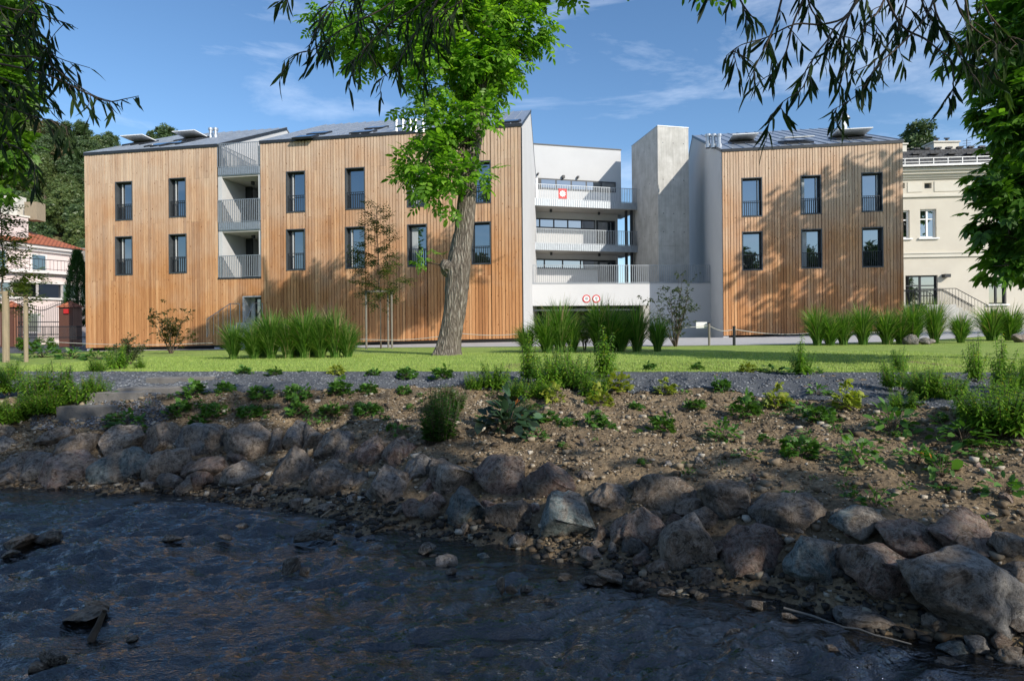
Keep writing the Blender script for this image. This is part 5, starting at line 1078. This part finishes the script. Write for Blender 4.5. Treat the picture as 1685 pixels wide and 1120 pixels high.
LOOK = {'ger': 'green lobed-leaf perennial', 'yel': 'yellow-green perennial', 'rag': 'loose broad-leaved green perennial', 'lig': 'dark round-leaved plant with orange flowers', 'lig2': 'sparse round-leaved plant with orange flower', 'loos': 'bushy yellow-flowered loosestrife', 'tall': 'tall slim loosestrife', 'mass': 'spreading loosestrife clump', 'feath': 'bushy feathery green plant'}
plants([(400,616,27,16,'ger'),(453,617,26,15,'ger'),(497,615,16,9,'ger'),(555,616,28,18,'yel'),(615,619,26,15,'ger'),(669,622,32,22,'ger'),(730,624,36,26,'ger'),(1068,609,22,16,'ger'),(1148,609,24,14,'ger'),(1229,613,28,18,'yel'),(1275,614,46,16,'rag'),(1340,614,26,12,'rag')], 'along the lawn edge', {})
plants([(319,652,40,28,'ger'),(370,647,30,24,'ger'),(432,655,38,26,'ger'),(491,656,38,30,'ger'),(561,648,42,30,'ger'),(608,645,32,20,'ger'),(665,648,24,18,'ger'),(912,663,36,32,'yel'),(985,668,38,34,'yel'),(1015,642,46,34,'yel'),(1095,646,36,22,'yel'),(1186,647,32,32,'ger'),(1279,668,38,34,'yel'),(1394,670,46,40,'yel'),(1229,684,46,42,'ger'),(1143,672,32,20,'ger')], 'in the top row of the bank', {})
plants([(297,682,42,26,'ger'),(354,684,36,26,'ger'),(413,686,38,22,'ger'),(488,682,36,28,'ger'),(545,682,40,22,'ger'),(605,682,40,24,'ger'),(212,702,50,32,'rag'),(1046,676,26,18,'ger'),(1092,708,42,32,'ger'),(994,708,36,24,'ger'),(934,700,34,16,'ger'),(1191,722,50,38,'rag'),(1346,694,46,34,'ger')], 'in the middle row of the bank', {})
plants([(232,716,30,18,'rag'),(1318,752,56,42,'ger'),(1412,764,66,56,'rag'),(1467,712,66,56,'rag'),(1584,728,78,50,'rag'),(1549,784,58,66,'lig2'),(1503,748,20,10,'rag'),(1632,762,30,14,'rag')], 'low on the bank near the boulders', {})
plants([(722,728,82,98,'feath'),(738,676,70,44,'feath'),(835,712,84,66,'lig'),(868,690,46,30,'feath')], 'in the middle of the bank', {})
plants([(815,640,70,60,'loos'),(868,628,54,94,'tall'),(905,642,80,80,'loos'),(950,640,74,78,'loos'),(990,622,60,92,'tall'),(975,652,60,50,'loos'),(848,658,54,50,'loos'),(780,642,46,44,'loos'),(930,624,60,70,'tall'),(885,655,60,40,'loos')], 'beside the gravel at the centre', {})
plants([(1325,619,50,72,'tall'),(1475,640,62,66,'loos'),(1480,612,36,50,'tall'),(1530,655,96,60,'mass'),(1605,628,44,88,'tall'),(1645,640,52,100,'tall'),(1680,650,50,80,'loos'),(1648,712,150,96,'mass'),(1480,676,66,44,'loos'),(1570,660,70,50,'loos'),(1655,655,60,50,'loos'),(1600,690,60,44,'loos')], 'in the right-hand planting', {})
plants([(20,648,62,62,'loos'),(62,660,66,72,'loos'),(100,655,62,70,'tall'),(130,665,70,66,'loos'),(160,652,50,46,'loos'),(20,695,90,46,'mass'),(78,680,90,46,'mass'),(192,608,46,56,'loos'),(160,612,40,30,'loos'),(70,588,50,24,'rag'),(118,590,46,22,'rag'),(160,592,44,20,'rag'),(15,625,44,44,'loos'),(232,606,26,22,'tall')], 'in the left-hand planting', {})
wd = Pool([proto_obj('weed', [(n, me, M[{'leaves': 'ger', 'stems': 'bark2'}[n]]) for n, me in mound(130+i, ('leaf','lobed','oval')[i], 26, .30, .7)]) for i in range(3)])
rw = random.Random(77)
for i in range(170):
    px = rw.uniform(150, 1680); lo = 645; hi = np.interp(px, [150,560,850,1150,1450,1680], [700,705,740,795,845,880]); py = lo+(hi-lo)*rw.random(); b = hit(px, py, 3, 14); c = wd.get(i); s_ = rw.uniform(.05, .15); c.location = (b.x, b.y, gz(b.x, b.y)); c.scale = (s_, s_, s_*rw.uniform(.6, 1.5)); c.rotation_euler = (0, 0, px)
    c.scale = tuple(v*(2.0 if i % 4 == 0 else 1.1) for v in c.scale); tag(c, 'tiny green weed seedling sprouting from the bare soil '+('left of the feathery plant' if px < 700 else 'below the yellow-green perennials' if px < 1100 else 'at the right of the bank'), 'weed', 'weeds on the bank soil')
# trees of the near side, far behind the camera: mirrored in the window panes
for i, (x, y, sc_) in enumerate(((-46,-38,1.9),(-34,-44,2.2),(-22,-40,1.8),(-10,-46,2.2),(4,-42,1.9),(16,-46,2.3),(28,-40,2.0),(40,-45,2.2),(54,-40,2.0))):
    c = copy_tree(protos[(1,2)[i % 2]]); c.location = (x, y, -1.2); c.scale = (sc_, sc_, sc_*.95); tag(c, 'tall green tree of the near bank, mirrored in the lower windows', 'tree', 'trees of the near bank')
# ================================================================ boulders
def rock_mesh(seed, sub=4, facets=12):
    seed = int(seed)
    r = np.random.default_rng(seed); bm = bmesh.new(); bmesh.ops.create_icosphere(bm, subdivisions=sub, radius=1); V = np.array([v.co[:] for v in bm.verts]); Fc = np.array([[v.index for v in f.verts] for f in bm.faces]); bm.free()
    V = V*(1+.15*fbm(V+seed*3.1, 2, .9))[:, None]
    for _ in range(facets):
        n = r.normal(size=3); n /= np.linalg.norm(n); d = r.uniform(.40, .78); k = V@n-d; V = V-np.maximum(k, 0)[:, None]*n
    V = V+(V/np.linalg.norm(V, axis=1, keepdims=True))*(.06*(1-np.abs(fbm(V+seed, 4, 2.4))*1.6)+.04*fbm(V+seed*2, 3, 5))[:, None]
    ext = (V.max(0)-V.min(0))/2; V = (V-(V.max(0)+V.min(0))/2)/ext; return V, Fc
RK = [rock_mesh(200+i, 4, 22) for i in range(14)]
def boulder(i, px, py, w_, h_, mat_, label, tilt=0, group='boulders of the creek bank', cat='boulder', name='boulder', depth=None, sink=.0):
    b = hit(px, py+h_*.15, 2.6, 14) if depth is None else P(px, py, depth); s = b.y/F; V, Fc = RK[i % len(RK)]; k_ = 1.0 if depth is not None else 1.10; hx, hz = w_*s/2*1.10*k_, h_*s/2*1.18*k_; hy = max(hx*.75, hz*.9)
    a = i*1.3; ca, sa = math.cos(a), math.sin(a); Q = V@np.array([[ca, sa, 0], [-sa, ca, 0], [0, 0, 1]]); Q = Q/np.abs(Q).max(0)
    sl_ = R(24 if depth is None else 0); Q = Q*[hx, hy, hz]; tl = R(-tilt); Q = np.column_stack([Q[:, 0]*math.cos(tl)-Q[:, 2]*math.sin(tl), Q[:, 1], Q[:, 0]*math.sin(tl)+Q[:, 2]*math.cos(tl)])
    o = bpy.data.objects.new(name, mesh_np(name, Q, [Fc])); C.objects.link(o); o.data.materials.append(M[mat_]); o.location = (b.x, b.y+hy*.15, b.z+hz*.15-sink); return tag(o, label, cat, group)
RL = [ # px, py, w, h, tone, tilt ; upper row
 (84,724,60,30,'rk_brown',-18,0),(125,740,84,42,'rk_brown',-24,0),(198,728,80,50,'rk_brown',-22,0),(268,722,80,46,'rk_brown',-10,0),(333,728,68,56,'rk_grey',-8,0),(412,732,82,62,'rk_brown',0,0),(453,732,26,48,'rk_grey',8,0),(486,722,46,54,'rk_grey',6,0),(521,724,42,52,'rk_brown',-10,0),(557,738,74,58,'rk_grey',-15,0),(618,744,56,48,'rk_red',0,0),(657,746,50,48,'rk_red',8,0),(693,770,52,42,'rk_grey',0,0),(722,776,36,40,'rk_brown',-10,0),(823,786,84,70,'rk_red',0,0),(912,800,90,62,'rk_red',0,0),(1003,819,62,42,'rk_brown',0,0),(1097,816,94,62,'rk_brown',-5,0),(1204,824,86,52,'rk_brown',8,0),(1299,846,96,60,'rk_grey',0,0),(1421,860,94,44,'rk_teal',0,0),(1508,890,104,54,'rk_red',15,0),(1594,884,98,72,'rk_red',-5,0),(1669,900,54,42,'rk_grey',0,0),
 (20,772,48,34,'rk_grey',0,1),(60,768,62,42,'rk_grey',-15,1),(109,772,102,50,'rk_red',-12,1),(196,773,86,54,'rk_teal',-14,1),(272,770,78,52,'rk_brown',-18,1),(336,775,86,38,'rk_red',-10,1),(400,784,70,44,'rk_brown',-8,1),(472,777,88,66,'rk_brown',-20,1),(545,792,82,52,'rk_brown',0,1),(637,805,92,72,'rk_grey',0,1),(744,790,60,58,'rk_brown',-30,1),(766,839,64,62,'rk_teal',-10,1),(844,853,80,52,'rk_brown',0,1),(933,861,82,80,'rk_teal',15,1),(1046,871,88,64,'rk_red',0,1),(1134,892,82,84,'rk_brown',5,1),(1239,906,94,72,'rk_red',0,1),(1345,929,104,74,'rk_teal',10,1),(1454,942,110,74,'rk_red',12,1),(1598,974,190,120,'rk_grey',8,1),(1690,960,60,60,'rk_brown',0,1)]
TN = {'rk_grey': 'grey', 'rk_brown': 'brownish grey', 'rk_red': 'reddish', 'rk_teal': 'bluish grey'}
cn = {}
RL.sort(key=lambda q: (q[6], q[0])); tot = {}
for q in RL: tot[(q[4], q[6])] = tot.get((q[4], q[6]), 0)+1
for i, (px, py, w_, h_, t, tl, row) in enumerate(RL):
    k = cn.get((t, row), 0); cn[(t, row)] = k+1; n = tot[(t, row)]; o_ = 'leftmost' if k == 0 else 'rightmost' if k == n-1 else ORD[k]
    rn = 'upper' if row == 0 else 'lower'; lab = f'{o_} {TN[t]} boulder'+('' if o_ in ('leftmost', 'rightmost') else ' from the left')+f' in the {rn} row of the stone bank'
    if (px, row) == (1598, 1): lab = 'largest broad flat grey boulder at the lower right of the stone bank'
    boulder(i*3+row, px, py, w_, h_, t, lab, tl)
SM = [(5,736,40,34),(8,790,34,26),(684,838,42,24),(708,842,34,26),(10,712,36,24),(1172,905,14,40),(1190,845,22,26),(1390,915,40,22),(988,880,30,24),(1010,905,26,16),(765,870,20,12),(1398,880,18,16),(305,803,40,18),(420,812,30,14),(705,800,24,18),(575,826,30,16),(655,842,34,16),(880,838,18,18),(1265,868,22,20),(1480,870,20,14),(1555,915,26,16),(240,800,24,14),(1560,845,28,14),(1660,820,24,14),(1405,838,20,12),(1290,800,18,10),(1365,775,20,10),(1150,760,18,10),(960,730,16,9),(1240,790,22,12),(1100,765,14,9),(880,690,14,8),(1610,770,20,10)]
for i, (px, py, w_, h_) in enumerate(SM): boulder(i*5+2, px, py, w_, h_, ('rk_grey','rk_brown','rk_red')[i % 3], 'small stone wedged among the boulders '+('at the left end of the bank' if px < 250 else 'left of the middle of the bank' if px < 600 else 'at the middle of the bank' if px < 950 else 'right of the middle of the bank' if px < 1300 else 'at the right end of the bank'), i*9, 'small stones among the boulders', 'stone', 'small_stone')
rf2 = random.Random(5)
for i in range(85):
    px = rf2.uniform(0, 1680); top = float(np.interp(px, [0,560,700,1000,1300,1685], [705,712,748,785,832,895])); bot = float(np.interp(px, [0,200,400,600,700,1000,1300,1500,1685], [800,802,822,850,878,925,980,1030,1090])); py = top+(bot-top)*rf2.random(); k_s = rf2.uniform(16, 38)*(1+.3*px/1685); py = max(py, 715) if px < 260 else py
    boulder(i*5+1, px, py, k_s, k_s*rf2.uniform(.55, .85), ('rk_grey','rk_brown','rk_red','rk_brown')[i % 4], 'filler stone packed between the big boulders '+('at the left end' if px < 420 else 'left of the middle' if px < 840 else 'right of the middle' if px < 1260 else 'at the right end'), rf2.uniform(-25, 25), 'filler stones between the boulders', 'stone', 'filler_stone')
WT = [(1430,1018,96,30,'rk_grey'),(1572,1066,52,24,'rk_teal'),(1566,1092,46,20,'rk_brown'),(1655,1048,26,16,'rk_brown'),(735,926,34,26,'rk_grey'),(795,914,22,14,'rk_teal'),(1500,1015,30,16,'rk_brown'),(1350,990,34,14,'rk_grey'),(1220,965,30,14,'rk_grey'),(1118,905,20,22,'rk_teal'),(1620,1050,40,18,'rk_red'),(1530,1045,36,14,'rk_brown'),(1670,1085,44,22,'rk_grey')]
for i, (px, py, w_, h_, t) in enumerate(WT):
    d = -1.98/ray(px, py+h_*.3)[2]; d = abs(d); boulder(i*7+1, px, py, w_, h_, t, f'{TN[t]} flat stone at the water line, '+('leftmost' if px == min(q[0] for q in WT) else 'at the lower right' if px > 1500 else 'below the middle boulders'), 0, 'flat stones at the water line', 'stone', 'waterside_stone', depth=d+.05, sink=.02)
WD = [(30,897,60,18),(75,892,44,22),(285,889,32,12),(372,888,22,8),(505,886,46,18),(535,884,30,16),(480,938,30,30),(500,946,22,14),(823,970,16,26),(843,976,22,14),(866,974,20,12),(905,998,26,16),(900,990,12,10),(915,1002,14,12),(1210,1052,38,16),(160,1004,40,18),(140,1018,60,16),(85,1092,42,26),(60,1105,30,16),(1045,965,26,14),(975,960,50,12),(1010,955,60,14),(1060,968,26,12),(1095,980,30,10),(690,935,22,14),(700,905,34,12),(930,955,26,10),(770,955,18,8),(215,1058,30,10),(620,905,24,8),(398,868,20,8),(1150,985,20,10),(1240,1000,34,12),(1300,1020,26,10),(15,915,30,10),(575,955,16,8),(1370,1075,22,12),(740,945,26,10)]
for i, (px, py, w_, h_) in enumerate(WD):
    d = 2.0/abs(ray(px, py+h_*.4)[2]); boulder(i*3+4, px, py, w_, h_, 'rk_wet', 'small dark wet stone breaking the creek surface '+('at the lower left' if px < 250 and py > 950 else 'at the left' if px < 250 else 'left of the middle' if px < 640 else 'in the middle' if px < 950 else 'at the right'), i*13 % 40-20, 'wet stones in the creek', 'stone', 'wet_stone', depth=d, sink=-.018)
# standing driftwood in the creek and washed-up stick
def stick(px, py, px2, py2, d, r, lab, m='bark2', z0=None, name='driftwood'):
    a, b = P(px, py, d), P(px2, py2, d); mb = MB(); pts = limb(mb, a, b, r, r*.55, 6, .05, 8); o = mb.build(name, M[m], smooth=True); tag(o, lab, 'driftwood'); return o
stick(150,1052,172,1005, 2.0/abs(ray(150,1052)[2]), .028, 'short dark piece of driftwood standing in the creek at the lower left')
stick(180,845,160,820, 7.4, .004, 'thin pale straw stalk at the left water edge') if False else None
p0, p1 = P(1290, 1012, 4.25), P(1500, 1085, 3.75); p0.z = p1.z = -1.95; mb = MB(); limb(mb, p0, p1, .010, .005, 8, .03, 6); tag(mb.build('long_stick', M['stake2'], smooth=True), 'long thin stick lying along the waterline at the lower right', 'stick')
p0, p1 = hit(527, 858), hit(545, 846); mb = MB(); mb.tube([p0+Vector((0,0,.05)), p1+Vector((0,0,.06))], .008, 5); tag(mb.build('pale_stick', M['stake']), 'short pale stick on the shore left of the round grey boulder', 'stick')
p0, p1 = hit(768, 795), hit(815, 815); mb = MB(); limb(mb, p0+Vector((0,0,.18)), p1+Vector((0,0,.16)), .007, .004, 5, .06, 5); tag(mb.build('bent_twig', M['stake2']), 'thin bare twig lying across the gap above the bluish boulders', 'stick')
# ---------------------------------------------------------------- concrete steps in the gravel
for k, (xa, xb, yb, rx, lab) in enumerate(((240,335,631,345,'topmost'),(193,279,649,298,'second from top'),(139,230,670,252,'third from top'),(93,184,694,216,'lowest'))):
    b = hit(xa, yb); c_ = P(xb, yb, b.y); h = .115+.01*k; dp = .42; mb = MB(); x0, x1, y0 = b.x, c_.x, b.y; z0 = b.z-.10; z1 = max(b.z+.075, gz((x0+x1)/2, y0+.17)+.035)+.03; dp = .30
    e = .012; mb.hexa([(x0,y0,z0),(x1,y0,z0),(x1+.06,y0+dp,z0),(x0+.06,y0+dp,z0),(x0,y0,z1-e),(x1,y0,z1-e),(x1+.06,y0+dp,z1-e),(x0+.06,y0+dp,z1-e)]); mb.hexa([(x0+.001,y0+.001,z1-e),(x1-.001,y0+.001,z1-e),(x1+.06,y0+dp,z1-e),(x0+.06,y0+dp,z1-e),(x0+e,y0+e,z1),(x1-e,y0+e,z1),(x1+.05,y0+dp-e,z1),(x0+.07,y0+dp-e,z1)])
    tag(mb.build('concrete_step', M['conc_dark']), f'{lab} of the four concrete slab steps going down the gravel', 'step', 'concrete steps')
# ---------------------------------------------------------------- stuff: gravel, pebbles, lawn blades
def scatter(name, m, n, xr, fy, size, label, fn=rough, flat=.6, mask=None, lift=.3):
    x = rng.uniform(*xr, n); t = rng.random(n); y = fy(x, t); ok = np.ones(n, bool) if mask is None else mask(x, y); x, y = x[ok], y[ok]; n = len(x); z = fn(x, y); s = size[0]+(size[1]-size[0])*rng.random(n)**3
    B = np.array([(1,0,0),(-1,0,0),(0,1,0),(0,-1,0),(0,0,1),(0,0,-1)], float); Fo = np.array([(0,2,4),(2,1,4),(1,3,4),(3,0,4),(2,0,5),(1,2,5),(3,1,5),(0,3,5)]); Bn = np.array([(1,1,1),(-1,1,1),(1,-1,1),(-1,-1,1),(1,1,-1),(-1,1,-1),(1,-1,-1),(-1,-1,-1)], float)*.62
    Fb = np.array([(0,1,3,2),(4,6,7,5),(0,2,6,4),(1,5,7,3),(0,4,5,1),(2,3,7,6)]); V = Bn[None]+rng.normal(0, .22, (n, 8, 3)); V = V*s[:, None, None]*np.array([1,1,flat]); a = rng.random(n)*6.28; ca, sa = np.cos(a)[:, None], np.sin(a)[:, None]
    V = np.stack([V[..., 0]*ca-V[..., 1]*sa+x[:, None], V[..., 0]*sa+V[..., 1]*ca+y[:, None], V[..., 2]+(z+s*lift)[:, None]], -1)
    f = Fb[None]+(np.arange(n)*8)[:, None, None]; return tag(link(name, mesh_np(name, V.reshape(-1, 3), [f.reshape(-1, 4)]), None, M[m]), label, None, None, 'stuff')
ys_ = lambda x: np.maximum(extrap(LS, x, -.1, -.3), extrap(LW, x, -.1, -.3)+.45); yw_ = lambda x: extrap(LW, x, -.1, -.3)
scatter('gravel', 'gravel', 52000, (-11, 8.8), lambda x, t: yg_(x)+.08+.1*np.sin(x*2.3)+.07*np.sin(x*5.1)+t*(yl_(x)-yg_(x)-.06), (.010, .026), 'dark grey crushed gravel strip between lawn and soil')
scatter('step_gravel', 'gravel', 60000, (-8.6, -4.2), lambda x, t: 8.6+t*3.0, (.010, .026), 'dark grey gravel around the concrete steps', mask=lambda x, y: (np.abs(x+6.25) < .85+.2*np.sin(y*5)+.1*np.sin(y*13)) & (y > ys_(x)-.1) & (y < yl_(x)))
scatter('soil_pebbles', 'pebble', 42000, (-10, 8.6), lambda x, t: yw_(x)+t**.8*(yg_(x)-yw_(x)), (.006, .020), 'small crumbs and stones strewn over the bare soil', flat=.7)
scatter('soil_stones', 'pebble', 4200, (-10, 8.6), lambda x, t: yw_(x)+t*(yg_(x)-yw_(x)), (.018, .060), 'larger loose stones strewn over the bare soil', flat=.65)
scatter('shore_stones', 'wetpeb', 7000, (-10, 6), lambda x, t: yw_(x)-.42+t*.75, (.010, .050), 'wet dark pebbles along the water line', flat=.55, fn=lambda x, y: np.maximum(rough(x, y), -2.03))
n_ = 90000; x = rng.uniform(-12, 11, n_); t = rng.random(n_)**2.0; y = yl_(x)+t*7.5; z = G(x, y); h = rng.uniform(.018, .05, n_); a = rng.random(n_)*3.14; wx = np.cos(a)*.004*(1+y*.05); wy = np.sin(a)*.004
lean = rng.normal(0, .014, (n_, 2)); V = np.stack([np.column_stack([x-wx, y-wy, z-.002]), np.column_stack([x+wx, y+wy, z-.002]), np.column_stack([x+lean[:, 0], y+lean[:, 1], z+h])], 1)
tag(link('lawn_grass', mesh_np('lawn_grass', V.reshape(-1, 3), [np.arange(n_*3).reshape(-1, 3)]), None, M['blade']), 'short mown grass blades of the lawn', None, None, 'stuff')
n_ = 2600; x = rng.uniform(-10, 8, n_); y = yw_(x)+.2+rng.random(n_)*(yg_(x)-yw_(x)); z = rough(x, y)+.012; V, f = inst(T_['leaf'], np.column_stack([x, y, z]), rng.normal(size=(n_, 3))*[1,1,.15], rng.normal(size=(n_, 3))*.2+[0,0,1], rng.uniform(.02,.05,n_))
M['litter'] = leafmat('dry_leaf', (.10,.065,.03), (.22,.15,.06), (.35,.30,.12), .1)
tag(link('leaf_litter', leafmesh('leaf_litter', [(V, f)]), None, M['litter']), 'fallen dry leaves scattered over soil and boulders', None, None, 'stuff')
# ---------------------------------------------------------------- rope posts
def post(px, yt, d, r, m, lab):
    b = P(px, 560, d); z = gz(b.x, b.y); zt_ = P(px, yt, d).z; e = empty('rope_post', (b.x, b.y, z), lab, 'post', 'posts of the rope barrier'); mb = MB(); mb.tube([(b.x, b.y, z-.1), (b.x, b.y, zt_)], r, 8); mb.build('shaft', M[m], e); mb = MB(); mb.tube([(b.x, b.y, zt_), (b.x, b.y, zt_+.04)], r*1.15, 8); mb.build('cap', M['anth'], e); return Vector((b.x, b.y, zt_-.08))
A1 = post(1167,532,22.5,.045,'stake2','pale timber post holding the rope beside the small white notice'); A2 = post(1208,538,22.5,.055,'anth','dark post holding the rope in front of the right block'); A3 = post(757,545,23,.05,'anth','dark post holding the rope beside the leaning tree trunk'); A4 = post(892,540,22.5,.05,'anth','dark post holding the rope among the grasses before the garage')
q = P(1158, 535, 22.6); mb = MB(); mb.box(q.x-.28, q.x+.12, q.y, q.y+.02, q.z-.12, q.z+.12); tag(mb.build('notice_board', M['signw']), 'small blank white notice board beside the pale timber post', 'sign')
A5 = P(80, 562, 29.5); A6 = P(350, 564, 28.5); A7 = P(592, 558, 24); A8 = P(1345, 547, 23); A9 = P(1680, 533, 26)
rp_ = empty('rope_barrier', A2, 'thin pale rope barrier strung between posts in front of the building', 'rope')
for a, b in ((A5, A6), (A7, A3), (A3, A4), (A4, A1), (A1, A2), (A2, A8), (A8, A9)):
    mb = MB(); mb.tube([a.lerp(b, i/12)+Vector((0,0,-.12*math.sin(math.pi*i/12))) for i in range(13)], .012, 4); mb.build('rope', M['rope'], rp_)
# dark rocks by the right grasses
for i, (px, py, w_, h_) in enumerate(((1500,555,26,18),(1524,562,26,12),(1678,553,24,16))):
    b = P(px, py, 21.0); z = gz(b.x, b.y); boulder(i+3, px, 0, w_, h_, 'rk_grey', ('dark angular boulder behind the right row of grasses','flat dark boulder at the foot of the right grasses','dark rounded boulder at the right edge of the lawn')[i], 0, 'dark lawn boulders', depth=21.0).location = (b.x, b.y, z+h_*.0075)
# flowering bush by the cream house door, low hedge by the drive
shrub('bush', 1508, 520, 30, 40, 26, 'low light green bush with red flowers before the cream house door', 'ger', 26, .13, seed=15, dens=1.4, base=P(1508, 524, 30)+Vector((0,0,0)))
for i, px in enumerate((36, 60, 84)): shrub('hedge_plant', px, 556, 33, 18, 26, ORD[i]+' low hedge plant from the left before the villa gate', 'broad', 12, .12, seed=30+i, dens=1.0, group='hedge plants before the gate')
